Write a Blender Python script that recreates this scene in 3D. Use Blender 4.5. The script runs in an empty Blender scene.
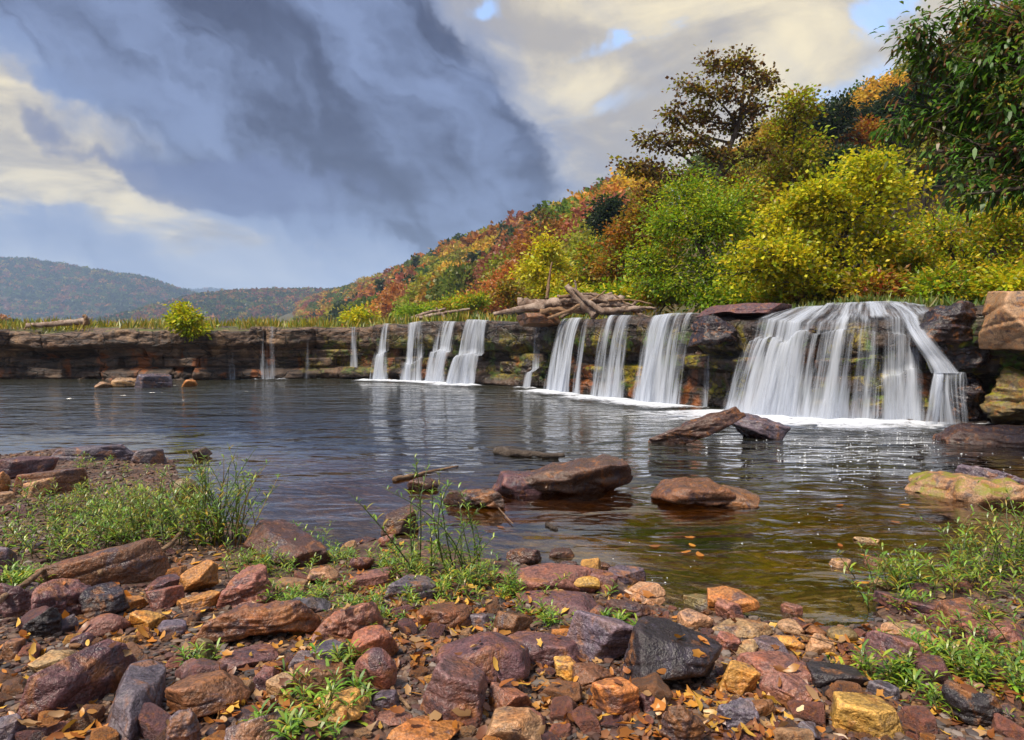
import bpy, math, random
import numpy as np
from mathutils import Vector
from mathutils.bvhtree import BVHTree

rng = np.random.default_rng(7)
random.seed(7)
SC = bpy.context.scene
COL = SC.collection
PI = math.pi

# ------------------------------------------------------------------ camera model
F = 683.0
CAMZ = 1.6
TH = math.atan(27.0 / F)

def ray(px, py):
    a = (px - 512.0) / F
    b = (370.0 - py) / F
    return np.array([a, math.cos(TH) + b * math.sin(TH), -math.sin(TH) + b * math.cos(TH)])

def at_z(px, py, z=0.0):
    d = ray(px, py)
    t = (z - CAMZ) / d[2]
    return np.array([d[0] * t, d[1] * t, z])

def at_d(px, py, Y):
    d = ray(px, py)
    t = Y / d[1]
    return np.array([d[0] * t, Y, CAMZ + d[2] * t])

# ------------------------------------------------------------------ numpy noise
def _hash(ix, iy, iz, seed):
    h = (ix.astype(np.uint32) * np.uint32(374761393)) ^ (iy.astype(np.uint32) * np.uint32(668265263)) ^ (iz.astype(np.uint32) * np.uint32(2147483647)) ^ np.uint32((seed * 1274126177) & 0xFFFFFFFF)
    h = (h ^ (h >> np.uint32(13))) * np.uint32(1274126177)
    h = (h ^ (h >> np.uint32(16))) * np.uint32(2246822519)
    h = h ^ (h >> np.uint32(15))
    return h.astype(np.float64) / 2147483648.0 - 1.0

def vnoise(p, seed=0):
    p = np.asarray(p, float)
    i = np.floor(p).astype(np.int64)
    f = p - i
    f = f * f * f * (f * (f * 6 - 15) + 10)
    r = 0
    for dx in (0, 1):
        wx = f[:, 0] if dx else 1 - f[:, 0]
        for dy in (0, 1):
            wy = f[:, 1] if dy else 1 - f[:, 1]
            for dz in (0, 1):
                wz = f[:, 2] if dz else 1 - f[:, 2]
                r = r + wx * wy * wz * _hash(i[:, 0] + dx, i[:, 1] + dy, i[:, 2] + dz, seed)
    return r

def fbm(p, octv=4, seed=0, gain=0.5):
    p = np.asarray(p, float)
    a, s, t = 1.0, 0.0, 0.0
    for k in range(octv):
        s = s + a * vnoise(p, seed + k * 17)
        t += a
        a *= gain
        p = p * 2.03 + 11.7
    return s / t

def ridged(p, octv=4, seed=0):
    p = np.asarray(p, float)
    a, s, t = 1.0, 0.0, 0.0
    for k in range(octv):
        s = s + a * (1 - 2 * np.abs(vnoise(p, seed + k * 17)))
        t += a
        a *= 0.5
        p = p * 2.03 + 5.3
    return s / t

def sstep(a, b, x):
    t = np.clip((x - a) / (b - a), 0, 1)
    return t * t * (3 - 2 * t)

# ------------------------------------------------------------------ mesh helpers
def mesh(name, v, f, smooth=True, tint=None, uv=None, attrs=None, mats=None, mat_idx=None):
    """v (N,3); f (M,3|4) int array, or list of such arrays"""
    v = np.ascontiguousarray(v, np.float32)
    fl = f if isinstance(f, list) else [f]
    fl = [np.asarray(a, np.int32) for a in fl if len(a)]
    me = bpy.data.meshes.new(name)
    me.vertices.add(len(v))
    me.vertices.foreach_set('co', v.ravel())
    loops = np.concatenate([a.ravel() for a in fl])
    sizes = np.concatenate([np.full(len(a), a.shape[1], np.int32) for a in fl])
    starts = np.concatenate([[0], np.cumsum(sizes)[:-1]]).astype(np.int32)
    me.loops.add(len(loops))
    me.loops.foreach_set('vertex_index', loops)
    me.polygons.add(len(sizes))
    me.polygons.foreach_set('loop_start', starts)
    me.polygons.foreach_set('use_smooth', np.full(len(sizes), bool(smooth)))
    if mat_idx is not None:
        me.polygons.foreach_set('material_index', np.asarray(mat_idx, np.int32))
    me.update(calc_edges=True)
    if tint is not None:
        ca = me.color_attributes.new('tint', 'FLOAT_COLOR', 'POINT')
        c = np.ones((len(v), 4), np.float32)
        c[:, :3] = tint
        ca.data.foreach_set('color', c.ravel())
    for k, a in (attrs or {}).items():
        at = me.attributes.new(k, 'FLOAT', 'POINT')
        at.data.foreach_set('value', np.ascontiguousarray(a, np.float32))
    if uv is not None:
        ul = me.uv_layers.new(name='UVMap')
        ul.data.foreach_set('uv', np.ascontiguousarray(uv, np.float32)[loops].ravel())
    for m in (mats or []):
        me.materials.append(m)
    me.validate()
    return me

def link(name, me, parent=None, loc=None, color=None):
    o = bpy.data.objects.new(name, me)
    COL.objects.link(o)
    if parent is not None:
        o.parent = parent
    if loc is not None:
        o.location = loc
    if color is not None:
        o.color = (*color, 1)
    return o

def tag(o, label=None, cat=None, group=None, kind=None):
    if label: o['label'] = label
    if cat: o['category'] = cat
    if group: o['group'] = group
    if kind: o['kind'] = kind
    return o

def empty(name, loc):
    o = bpy.data.objects.new(name, None)
    COL.objects.link(o)
    o.location = loc
    o.empty_display_size = 0.2
    return o

def grid_faces(nu, nv):
    i = np.arange(nu - 1)[:, None] * nv + np.arange(nv - 1)[None, :]
    i = i.ravel()
    return np.stack([i, i + nv, i + nv + 1, i + 1], 1)

def tube(pts, rad, sides=7, seed=0, rough=0.0):
    pts = np.asarray(pts, float)
    rad = np.asarray(rad, float)
    n = len(pts)
    d = np.gradient(pts, axis=0)
    d /= np.linalg.norm(d, axis=1, keepdims=True) + 1e-9
    ref = np.array([0, 0, 1.0]) if abs(d[:, 2]).mean() < 0.8 else np.array([1.0, 0, 0])
    a = np.cross(d, ref); a /= np.linalg.norm(a, axis=1, keepdims=True) + 1e-9
    b = np.cross(d, a)
    th = np.linspace(0, 2 * PI, sides, endpoint=False)
    R = np.repeat(rad[:, None], sides, 1)
    if rough:
        q = np.stack([np.repeat(np.arange(n)[:, None] * 0.7, sides, 1), np.cos(th)[None].repeat(n, 0) * 1.5 + seed, np.sin(th)[None].repeat(n, 0) * 1.5], -1).reshape(-1, 3)
        R = R * (1 + rough * fbm(q, 3, seed).reshape(n, sides))
    v = pts[:, None] + R[..., None] * (np.cos(th)[None, :, None] * a[:, None] + np.sin(th)[None, :, None] * b[:, None])
    v = v.reshape(-1, 3)
    f = []
    i = np.arange(n - 1)[:, None] * sides
    j = np.arange(sides)[None]
    k = (np.arange(sides)[None] + 1) % sides
    q = np.stack([i + j, i + k, i + sides + k, i + sides + j], -1).reshape(-1, 4)
    base = len(v)
    v = np.concatenate([v, pts[:1], pts[-1:]])
    j = np.arange(sides); k = (j + 1) % sides
    t0 = np.stack([np.full(sides, base), k, j], 1)
    e = (n - 1) * sides
    t1 = np.stack([np.full(sides, base + 1), e + j, e + k], 1)
    return v, q, np.concatenate([t0, t1])

class Bag:
    def __init__(s): s.v, s.q, s.t, s.c, s.n = [], [], [], [], 0
    def add(s, v, q=None, t=None, c=None):
        s.v.append(v)
        if q is not None and len(q): s.q.append(np.asarray(q) + s.n)
        if t is not None and len(t): s.t.append(np.asarray(t) + s.n)
        if c is not None: s.c.append(c)
        s.n += len(v)
    def build(s, name, **k):
        fl = []
        if s.q: fl.append(np.concatenate(s.q))
        if s.t: fl.append(np.concatenate(s.t))
        return mesh(name, np.concatenate(s.v), fl, tint=np.concatenate(s.c) if s.c else None, **k)

def smooth_path(pts, n):
    """catmull-rom resample"""
    P = np.asarray(pts, float)
    if len(P) == 2:
        t = np.linspace(0, 1, n)[:, None]
        return P[0] * (1 - t) + P[1] * t
    Q = np.concatenate([[2 * P[0] - P[1]], P, [2 * P[-1] - P[-2]]])
    u = np.linspace(0, len(P) - 1 - 1e-6, n)
    i = u.astype(int); t = (u - i)[:, None]
    a, b, c, d = Q[i], Q[i + 1], Q[i + 2], Q[i + 3]
    return 0.5 * (2 * b + (c - a) * t + (2 * a - 5 * b + 4 * c - d) * t ** 2 + (3 * b - a - 3 * c + d) * t ** 3)

def unit(a): return a / (np.linalg.norm(a, axis=-1, keepdims=True) + 1e-9)

def leaf_quads(c, d, nrm, L, W, fold=0.15):
    """folded pointed leaves: base c, direction d, face normal nrm"""
    d = unit(d); s = unit(np.cross(d, nrm)); u = np.cross(s, d)
    L = np.asarray(L).reshape(-1, 1); W = np.asarray(W).reshape(-1, 1)
    mid = c + d * L * 0.45 + u * W * fold
    v = np.stack([c, mid - s * W / 2, c + d * L, mid + s * W / 2], 1).reshape(-1, 3)
    q = np.arange(len(v)).reshape(-1, 4)
    return v, q

def leaf_long(c, d, L, W, droop=0.3):
    """longer leaves, three sections with a drooping tip"""
    d = unit(d); up = np.tile([0, 0, 1.0], (len(d), 1))
    s = unit(np.cross(d, up)); u = np.cross(s, d)
    L = np.asarray(L).reshape(-1, 1); W = np.asarray(W).reshape(-1, 1)
    p1 = c + d * L * 0.35 + u * W * 0.1
    p2 = c + d * L * 0.7 - up * L * droop * 0.35
    p3 = c + d * L * 0.97 - up * L * droop
    v = np.stack([c, p1 - s * W * .5, p1 + s * W * .5, p2 - s * W * .42, p2 + s * W * .42, p3], 1).reshape(-1, 3)
    b = np.arange(len(c))[:, None] * 6
    q = np.stack([b[:, 0] + 1, b[:, 0] + 3, b[:, 0] + 4, b[:, 0] + 2], 1)
    t = np.concatenate([np.stack([b[:, 0], b[:, 0] + 1, b[:, 0] + 2], 1), np.stack([b[:, 0] + 3, b[:, 0] + 5, b[:, 0] + 4], 1)])
    return v, q, t

def rand_unit(n, r=rng):
    return unit(r.normal(size=(n, 3)))

# ------------------------------------------------------------------ node helpers
class NT:
    def __init__(s, tree): s.t = tree; s.n = tree.nodes; s.l = tree.links
    def node(s, typ, ins=None, **props):
        nd = s.n.new(typ)
        for k, v in props.items(): setattr(nd, k, v)
        for k, v in (ins or {}).items(): s.set(nd.inputs[k], v)
        return nd
    def set(s, sock, v):
        if isinstance(v, bpy.types.NodeSocket): s.l.new(v, sock)
        elif isinstance(v, bpy.types.Node): s.l.new(v.outputs[0], sock)
        elif isinstance(v, (tuple, list)) and sock.type == 'RGBA' and len(v) == 3: sock.default_value = (*v, 1)
        else: sock.default_value = v
    def m(s, op, a, b=None, c=None, clamp=False):
        nd = s.node('ShaderNodeMath', operation=op, use_clamp=clamp)
        for i, x in enumerate((a, b, c)):
            if x is not None: s.set(nd.inputs[i], x)
        return nd.outputs[0]
    def vm(s, op, a, b=None):
        nd = s.node('ShaderNodeVectorMath', operation=op)
        s.set(nd.inputs[0], a)
        if b is not None: s.set(nd.inputs[1], b)
        return nd.outputs[0]
    def mix(s, f, a, b, blend='MIX'):
        nd = s.node('ShaderNodeMix', data_type='RGBA', blend_type=blend)
        s.set(nd.inputs[0], f); s.set(nd.inputs[6], a); s.set(nd.inputs[7], b)
        return nd.outputs[2]
    def ss(s, x, a, b, lo=0.0, hi=1.0):
        nd = s.node('ShaderNodeMapRange', interpolation_type='SMOOTHSTEP')
        for k, v in zip(range(5), (x, a, b, lo, hi)): s.set(nd.inputs[k], v)
        return nd.outputs[0]
    def noise(s, vec, scale, detail=4, rough=0.55, dist=0.0, out=0):
        nd = s.node('ShaderNodeTexNoise', {'Scale': scale, 'Detail': detail, 'Roughness': rough, 'Distortion': dist})
        if vec is not None: s.set(nd.inputs['Vector'], vec)
        return nd.outputs[out]
    def mapping(s, vec, scale=(1, 1, 1), loc=(0, 0, 0), rot=(0, 0, 0)):
        nd = s.node('ShaderNodeMapping', {'Vector': vec, 'Scale': scale, 'Location': loc, 'Rotation': rot})
        return nd.outputs[0]
    def bump(s, h, strength, dist=1.0, nrm=None):
        nd = s.node('ShaderNodeBump', {'Height': h, 'Strength': strength, 'Distance': dist})
        if nrm is not None: s.set(nd.inputs['Normal'], nrm)
        return nd.outputs[0]

def material(name):
    m = bpy.data.materials.new(name); m.use_nodes = True
    m.node_tree.nodes.clear()
    n = NT(m.node_tree)
    out = n.node('ShaderNodeOutputMaterial')
    return m, n, out

def mat_rock(name, wet=0.0, moss=0.0, strata=0.4):
    m, n, out = material(name)
    tc = n.node('ShaderNodeTexCoord').outputs['Object']
    oi = n.node('ShaderNodeObjectInfo')
    off = n.node('ShaderNodeCombineXYZ', {0: n.m('MULTIPLY', oi.outputs['Random'], 37.0), 1: n.m('MULTIPLY', oi.outputs['Random'], 91.0), 2: 0.0})
    P = n.vm('ADD', tc, off)
    base = oi.outputs['Color']
    n1 = n.noise(P, 5.0, 5, 0.6, 0.6)
    n2 = n.noise(P, 14.0, 5, 0.65)
    n3 = n.noise(P, 70.0, 3, 0.7)
    n4 = n.noise(n.mapping(P, (2.0, 2.0, 9.0), rot=(0.25, 0.15, 0)), 4.0, 4, 0.6, 0.4)
    warm = n.mix(1.0, base, (1.4, 1.15, 0.78) if wet > .5 else (1.6, 1.12, 0.62), 'MULTIPLY')
    dark = n.mix(1.0, base, (0.42, 0.40, 0.50), 'MULTIPLY')
    c = n.mix(n.m('MULTIPLY', n.ss(n1, 0.48, 0.70), .8), base, warm)
    c = n.mix(n.m('MULTIPLY', n.ss(n2, 0.50, 0.68), 0.75), c, dark)
    c = n.mix(n.m('MULTIPLY', n.ss(n4, 0.52, 0.7), strata), c, dark)
    nr = n.noise(n.vm('ADD', P, (3.1, 8.7, 1.3)), 6.5, 6, 0.62, 0.8)
    nk = n.noise(n.vm('ADD', P, (9.2, 2.2, 5.5)), 7.5, 6, 0.65, 0.6)
    c = n.mix(n.m('MULTIPLY', n.ss(nr, 0.52, 0.64), 0.62), c, (0.30, 0.115, 0.028))
    c = n.mix(n.m('MULTIPLY', n.ss(nk, 0.53, 0.63), 0.72), c, (0.048, 0.038, 0.052))
    pale = n.mix(1.0, base, (1.9, 1.8, 1.8), 'MULTIPLY')
    c = n.mix(n.m('MULTIPLY', n.ss(n.noise(P, 9.0, 6, 0.7, 1.0), 0.58, 0.72), 0.45), c, pale)
    pt_ = n.node('ShaderNodeNewGeometry').outputs['Pointiness']
    c = n.mix(n.m('MULTIPLY', n.ss(n.m('ADD', pt_, n.m('MULTIPLY', n.m('SUBTRACT', n2, .5), .08)), 0.515, 0.56), 0.55), c, pale)
    sp = n.ss(n3, 0.3, 0.7, 0.55, 1.45)
    c = n.mix(1.0, c, n.node('ShaderNodeCombineXYZ', {0: sp, 1: sp, 2: sp}), 'MULTIPLY')
    if moss:
        g = n.node('ShaderNodeNewGeometry')
        up = n.node('ShaderNodeSeparateXYZ', {0: g.outputs['Normal']}).outputs[2]
        mm = n.m('MULTIPLY', n.ss(n.noise(P, 6.0, 5, 0.6), 0.46, 0.58), n.ss(up, 0.1, 0.7))
        c = n.mix(n.m('MULTIPLY', mm, moss), c, n.mix(n2, (0.10, 0.13, 0.01), (0.30, 0.24, 0.02)))
    h = n.m('ADD', n.m('MULTIPLY', n2, 0.6), n.m('ADD', n.m('MULTIPLY', n3, 0.14), n.m('MULTIPLY', n4, 0.10)))
    vor = n.node('ShaderNodeTexVoronoi', {'Vector': n.vm('ADD', P, n.vm('MULTIPLY', n.noise(P, 6.0, 3, 0.6, 0, 1), (0.25, 0.25, 0.25))), 'Scale': 4.5}, feature='DISTANCE_TO_EDGE').outputs[0]
    h = n.m('ADD', h, n.m('MULTIPLY', n.ss(vor, 0.0, 0.04), 0.05))
    b = n.node('ShaderNodeBsdfPrincipled', {'Base Color': c, 'Roughness': n.ss(nk, 0.4, 0.65, 0.50 - 0.25 * wet, 0.30 - 0.12 * wet), 'Specular IOR Level': 0.5,
                                           'Normal': n.bump(h, 0.8, 0.05)})
    n.l.new(b.outputs[0], out.inputs[0])
    return m

def mat_leaf(name, trans=0.35, gloss=0.06, var=0.25):
    m, n, out = material(name)
    at = n.node('ShaderNodeAttribute', attribute_name='tint').outputs['Color']
    oi = n.node('ShaderNodeObjectInfo')
    c = n.mix(1.0, at, oi.outputs['Color'], 'MULTIPLY')
    d = n.node('ShaderNodeBsdfDiffuse', {'Color': c})
    t = n.node('ShaderNodeBsdfTranslucent', {'Color': c})
    a = n.node('ShaderNodeMixShader', {0: trans, 1: d.outputs[0], 2: t.outputs[0]})
    if gloss:
        g = n.node('ShaderNodeBsdfGlossy', {'Color': (1, 1, 1), 'Roughness': 0.45})
        a = n.node('ShaderNodeMixShader', {0: gloss, 1: a.outputs[0], 2: g.outputs[0]})
    n.l.new(a.outputs[0], out.inputs[0])
    return m

def mat_wood(name, base, pale, stretch=(3, 3, 30)):
    m, n, out = material(name)
    tc = n.node('ShaderNodeTexCoord').outputs['Object']
    a = n.noise(tc, 3.0, 5, 0.6, 0.5)
    b_ = n.noise(tc, 22.0, 5, 0.7, 1.0)
    c = n.mix(n.ss(a, 0.35, 0.65), base, pale)
    c = n.mix(n.m('MULTIPLY', n.ss(b_, 0.5, 0.7), 0.6), c, tuple(x * 0.35 for x in base))
    b = n.node('ShaderNodeBsdfPrincipled', {'Base Color': c, 'Roughness': 0.75, 'Normal': n.bump(b_, 1.0, 0.05)})
    n.l.new(b.outputs[0], out.inputs[0])
    return m

M = {}
M['rock'] = mat_rock('shore_rock')
M['wet_rock'] = mat_rock('wet_rock', wet=0.8)
M['moss_rock'] = mat_rock('mossy_rock', wet=0.2, moss=1.0)
M['leaf'] = mat_leaf('tree_leaf', 0.48, 0.02)
M['leaf_near'] = mat_leaf('near_leaf', 0.42, 0.03)
M['weed'] = mat_leaf('weed_leaf', 0.35, 0.06)
M['litter'] = mat_leaf('dead_leaf', 0.25, 0.05)
M['bark'] = mat_wood('bark', (0.05, 0.032, 0.022), (0.12, 0.09, 0.07))
M['drift'] = mat_wood('driftwood', (0.17, 0.10, 0.065), (0.44, 0.33, 0.26))
M['stick'] = mat_wood('stick_wood', (0.22, 0.12, 0.06), (0.36, 0.22, 0.12))

# ------------------------------------------------------------------ shore and river bed
SHORE_PX = [(-520, 452), (-200, 455), (0, 457), (60, 449), (150, 452), (172, 463), (178, 480), (165, 500), (180, 522), (238, 524), (290, 540), (330, 562), (346, 545), (382, 540), (430, 542), (480, 560),
            (500, 562), (560, 574), (590, 572), (620, 582), (640, 600), (672, 612), (720, 616), (760, 622), (780, 632), (800, 628), (850, 632), (884, 622), (880, 606),
            (905, 590), (950, 580), (985, 548), (1030, 532), (1120, 512), (1300, 482), (1550, 458), (2000, 440)]
SHORE = np.array([at_z(x, y)[:2] for x, y in SHORE_PX])
POLY = np.concatenate([SHORE, [[60, -60], [-60, -60]]])

def seg_dist(p, A):
    best = np.full(len(p), 1e9)
    for i in range(len(A) - 1):
        a, b = A[i], A[i + 1]
        ab = b - a
        t = np.clip(((p - a) @ ab) / (ab @ ab), 0, 1)
        d = np.hypot(*(p - a - t[:, None] * ab).T)
        best = np.minimum(best, d)
    return best

def inside(p, A):
    c = np.zeros(len(p), bool)
    j = len(A) - 1
    for i in range(len(A)):
        yi, yj, xi, xj = A[i, 1], A[j, 1], A[i, 0], A[j, 0]
        if yi != yj:
            c ^= ((yi > p[:, 1]) != (yj > p[:, 1])) & (p[:, 0] < (xj - xi) * (p[:, 1] - yi) / (yj - yi) + xi)
        j = i
    return c

def ground_h(x, y, detail=True):
    p = np.stack([np.atleast_1d(x), np.atleast_1d(y)], 1).astype(float)
    d = seg_dist(p, SHORE)
    land = inside(p, POLY)
    h = np.where(land, 0.38 * (1 - np.exp(-d * 0.30)) + 0.012, -1.7 * (1 - np.exp(-d * 0.14)))
    if detail:
        q = np.concatenate([p, np.zeros((len(p), 1))], 1)
        amp = np.where(land, np.clip(d * 0.5, 0.05, 1), np.clip(d * 0.6, 0.1, 1))
        h = h + amp * (0.035 * fbm(q * 1.6, 4, 3) + 0.02 * fbm(q * 6, 3, 5)) + np.where(land, 0.010, 0)
    return h

def at_ground(px, py):
    z = 0.1
    for _ in range(14):
        p = at_z(px, py, z)
        z = max(float(gh(p[0], p[1])), 0.0)
    return at_z(px, py, z)

def axis(lo, hi, a, b, fine, grow=1.18):
    mid = np.arange(a, b, fine)
    out = [mid]
    x, s, L = b, fine, []
    while x < hi: L.append(x); s *= grow; x += s
    L.append(hi); out.append(np.array(L))
    x, s, L = a - fine, fine, []
    while x > lo: L.append(x); s *= grow; x -= s
    L.append(lo); out.insert(0, np.array(L[::-1]))
    return np.concatenate(out)

gx = axis(-300, 300, -9, 8, 0.05); gy = axis(-80, 45, 1.5, 9.5, 0.05)
X, Y = np.meshgrid(gx, gy, indexing='ij')
Z = ground_h(X.ravel(), Y.ravel())
m, n, out = material('ground_soil')
tc = n.node('ShaderNodeTexCoord').outputs['Object']
geo = n.node('ShaderNodeSeparateXYZ', {0: tc}).outputs[2]
v1 = n.node('ShaderNodeTexVoronoi', {'Vector': tc, 'Scale': 38.0, 'Randomness': 1.0})
v2 = n.node('ShaderNodeTexVoronoi', {'Vector': tc, 'Scale': 16.0, 'Randomness': 1.0})
nz = n.noise(tc, 2.5, 5, 0.6)
cr = n.node('ShaderNodeValToRGB', {0: n.node('ShaderNodeSeparateColor', {0: v1.outputs['Color']}).outputs[0]})
e = cr.color_ramp.elements
e[0].color = (0.05, 0.025, 0.018, 1); e[1].color = (0.22, 0.12, 0.07, 1)
for p_, c_ in ((0.3, (0.12, 0.055, 0.035)), (0.55, (0.08, 0.06, 0.055)), (0.8, (0.16, 0.085, 0.05))):
    k = e.new(p_); k.color = (*c_, 1)
soil = n.mix(n.ss(nz, 0.4, 0.6), (0.045, 0.023, 0.014), (0.085, 0.045, 0.026))
c = n.mix(n.ss(n.noise(tc, 5.0, 3), 0.35, 0.6), soil, cr.outputs[0])
# under water the bed is a silty amber brown with paler stones
c2 = n.node('ShaderNodeSeparateColor', {0: v2.outputs['Color']}).outputs[1]
bed = n.mix(n.ss(c2, 0.55, 0.95), n.mix(nz, (0.13, 0.075, 0.022), (0.26, 0.155, 0.045)), (0.42, 0.27, 0.11))
c = n.mix(n.ss(geo, -0.03, 0.01), bed, c)
h = n.m('ADD', n.m('MULTIPLY', v1.outputs['Distance'], -0.5), n.m('MULTIPLY', v2.outputs['Distance'], -0.6))
b = n.node('ShaderNodeBsdfPrincipled', {'Base Color': c, 'Roughness': 0.8, 'Normal': n.bump(h, 0.8, 0.03)})
n.l.new(b.outputs[0], out.inputs[0])
M['soil'] = m
ground = link('ground', mesh('ground', np.stack([X.ravel(), Y.ravel(), Z], 1), grid_faces(len(gx), len(gy)), mats=[m]))
tag(ground, 'brown gravelly shore sloping down into the river bed', kind='structure')
GV = np.stack([X.ravel(), Y.ravel(), Z], 1); GF = grid_faces(len(gx), len(gy))
ZG = Z.reshape(len(gx), len(gy))
LANDG = inside(GV[:, :2], POLY).reshape(len(gx), len(gy))
def gh(x, y):
    i = min(max(int(np.searchsorted(gx, x)) - 1, 0), len(gx) - 2); j = min(max(int(np.searchsorted(gy, y)) - 1, 0), len(gy) - 2)
    u = (x - gx[i]) / (gx[i + 1] - gx[i]); v = (y - gy[j]) / (gy[j + 1] - gy[j])
    return ZG[i, j] * (1 - u) * (1 - v) + ZG[i + 1, j] * u * (1 - v) + ZG[i, j + 1] * (1 - u) * v + ZG[i + 1, j + 1] * u * v
def is_land(x, y):
    i = min(max(int(np.searchsorted(gx, x)), 0), len(gx) - 1); j = min(max(int(np.searchsorted(gy, y)), 0), len(gy) - 1)
    return bool(LANDG[i, j])

# ------------------------------------------------------------------ ledge path
LP = [(-140, 36), (-60, 31.5), (-38, 29.8), (-22.1, 29.6), (-13.9, 29.5), (-7.6, 30.6), (-3.0, 28.2), (0, 25.6), (2.8, 21.6), (4.15, 18.6), (5.1, 16.0), (6.9, 14.4), (8.85, 13.5), (10.2, 12.5), (12.5, 11.6), (17, 11.2), (40, 13)]
_pp = smooth_path(LP, 6000)
_sl = np.concatenate([[0], np.cumsum(np.hypot(*np.diff(_pp, axis=0).T))])
def path(s): return np.stack([np.interp(s, _sl, _pp[:, 0]), np.interp(s, _sl, _pp[:, 1])], -1)
def path_n(s):
    a = path(s + 0.6) - path(s - 0.6)
    a = unit(a)
    return np.stack([a[..., 1], -a[..., 0]], -1)
def s_at_px(px):
    q = 512 + F * _pp[:, 0] / _pp[:, 1]
    ok = np.arange(len(q))
    return float(np.interp(px, q[(_pp[:, 0] > -139) & (_pp[:, 0] < 12)], _sl[(_pp[:, 0] > -139) & (_pp[:, 0] < 12)]))
_kp = [-700, 0, 110, 190, 300, 345, 375, 440, 500, 520, 600, 665, 705, 735, 800, 880, 912, 930, 960, 985, 1024]
_kz = [2.05, 2.05, 2.1, 2.18, 2.2, 2.3, 2.38, 2.48, 2.42, 2.35, 2.36, 2.32, 2.30, 2.10, 2.02, 2.03, 2.08, 2.12, 2.2, 2.28, 2.3]
_ks = [s_at_px(k) for k in _kp]
_dry = [s_at_px(k) for k in (-700, 345, 376, 500, 508, 524, 530, 1024)]
def lip_z(s):
    c = np.floor(np.asarray(s) / 1.9 + .3 * np.sin(np.asarray(s) * .7)).astype(np.int64)
    j = _hash(c, c * 0 + 3, c * 0, 77)
    return np.interp(s, _ks, _kz) + j * .10 * np.interp(s, _dry, [1, 1, 0, 0, .8, .8, 0, 0]) + .03 * np.sin(np.asarray(s) * 2.3)
_cut = [0.75, 1.15, 1.05, 0.35, 0.75, 0.3, 0.3, 0.3, 0.35, 0.4, 0.45, 0.45, 0.4, 0.4, 0.45, 0.45, 0.4, 0.4, 0.45, 0.9, 1.0]
def cut(s): return np.interp(s, _ks, _cut)
def plat_z(s, w):
    """height of the rock shelf at distance w behind the lip"""
    lz = lip_z(s)
    back = np.maximum(lz, np.interp(s, [_ks[12], _ks[13], _ks[16], _ks[18]], [2.38, 2.48, 2.54, 2.5]))
    t = np.clip(w / np.interp(s, [_ks[12], _ks[13], _ks[16], _ks[18]], [3.2, 1.9, 1.9, 3.2]), 0, 1)
    tt = np.floor(t * 5 + 0.3 * np.sin(s * 1.3)) / 5 * 0.6 + t * 0.4
    return lz + (back - lz) * np.clip(tt, 0, 1)

S0, S1 = s_at_px(-260), _sl[-1] * 0.93
ss_ = np.arange(S0, S1, 0.06)
BZ = np.array([-0.95, 0.0, 0.50, 0.95, 1.30, 2.9])
def ledge_off(s, z):
    """outward offset of the rock face; s and z arrays of the same shape"""
    sh = s.shape; s = s.ravel(); z = z.ravel()
    q = np.stack([s * 0.35, z * 0.2, np.zeros_like(s)], 1)
    zz = z + 0.16 * fbm(q, 3, 21)
    o = np.zeros_like(s)
    lz = lip_z(s)
    rel = zz / lz
    for k in range(len(BZ) - 1):
        inl = (zz >= BZ[k]) & (zz < BZ[k + 1])
        cw = 1.7 + 0.5 * (k % 3)
        ph = s / cw + 0.55 * vnoise(np.stack([s * 0.4, np.full_like(s, k * 3.1), np.zeros_like(s)], 1), 5) + k * 0.37
        cell = np.floor(ph)
        r = _hash(cell.astype(np.int64), np.full(len(s), k), np.zeros(len(s), np.int64), 9)
        r2 = _hash(cell.astype(np.int64), np.full(len(s), k), np.ones(len(s), np.int64), 9)
        f = ph - cell
        edge = np.minimum(f, 1 - f) * cw
        oo = 0.30 * r + 0.30 * r2 * (f - 0.5) - 0.18 * np.exp(-(edge / 0.06) ** 2)
        dz = np.minimum(zz - BZ[k], BZ[k + 1] - zz)
        oo -= 0.11 * np.exp(-(dz / 0.035) ** 2)
        o = np.where(inl, oo, o)
    c = cut(s)
    und = sstep(0.34, 0.52, rel) * (1 - sstep(0.55, 0.72, rel)) * 0.6 + (1 - sstep(0.30, 0.62, rel)) * 0.75
    o -= c * und
    o += 0.35 * (1 - sstep(0.10, 0.24, rel)) * (0.6 + 0.8 * vnoise(np.stack([s * 0.25, s * 0, s * 0], 1), 31))
    p = path(s)
    q = np.stack([p[:, 0], p[:, 1], z], 1)
    o += 0.17 * fbm(q * np.array([1.2, 1.2, 2.6]), 5, 41, .58) + 0.06 * ridged(q * np.array([3, 3, 5.0]), 4, 51)
    o += 0.35 * fbm(np.stack([s * 0.3, z * 0, z * 0], 1), 2, 61)
    return o.reshape(sh)
nz_ = 62
tz = np.linspace(0, 1, nz_)
S, T = np.meshgrid(ss_, tz, indexing='ij')
Zf = -0.9 + (lip_z(S) + 0.9) * T
O = ledge_off(S, Zf)
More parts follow.
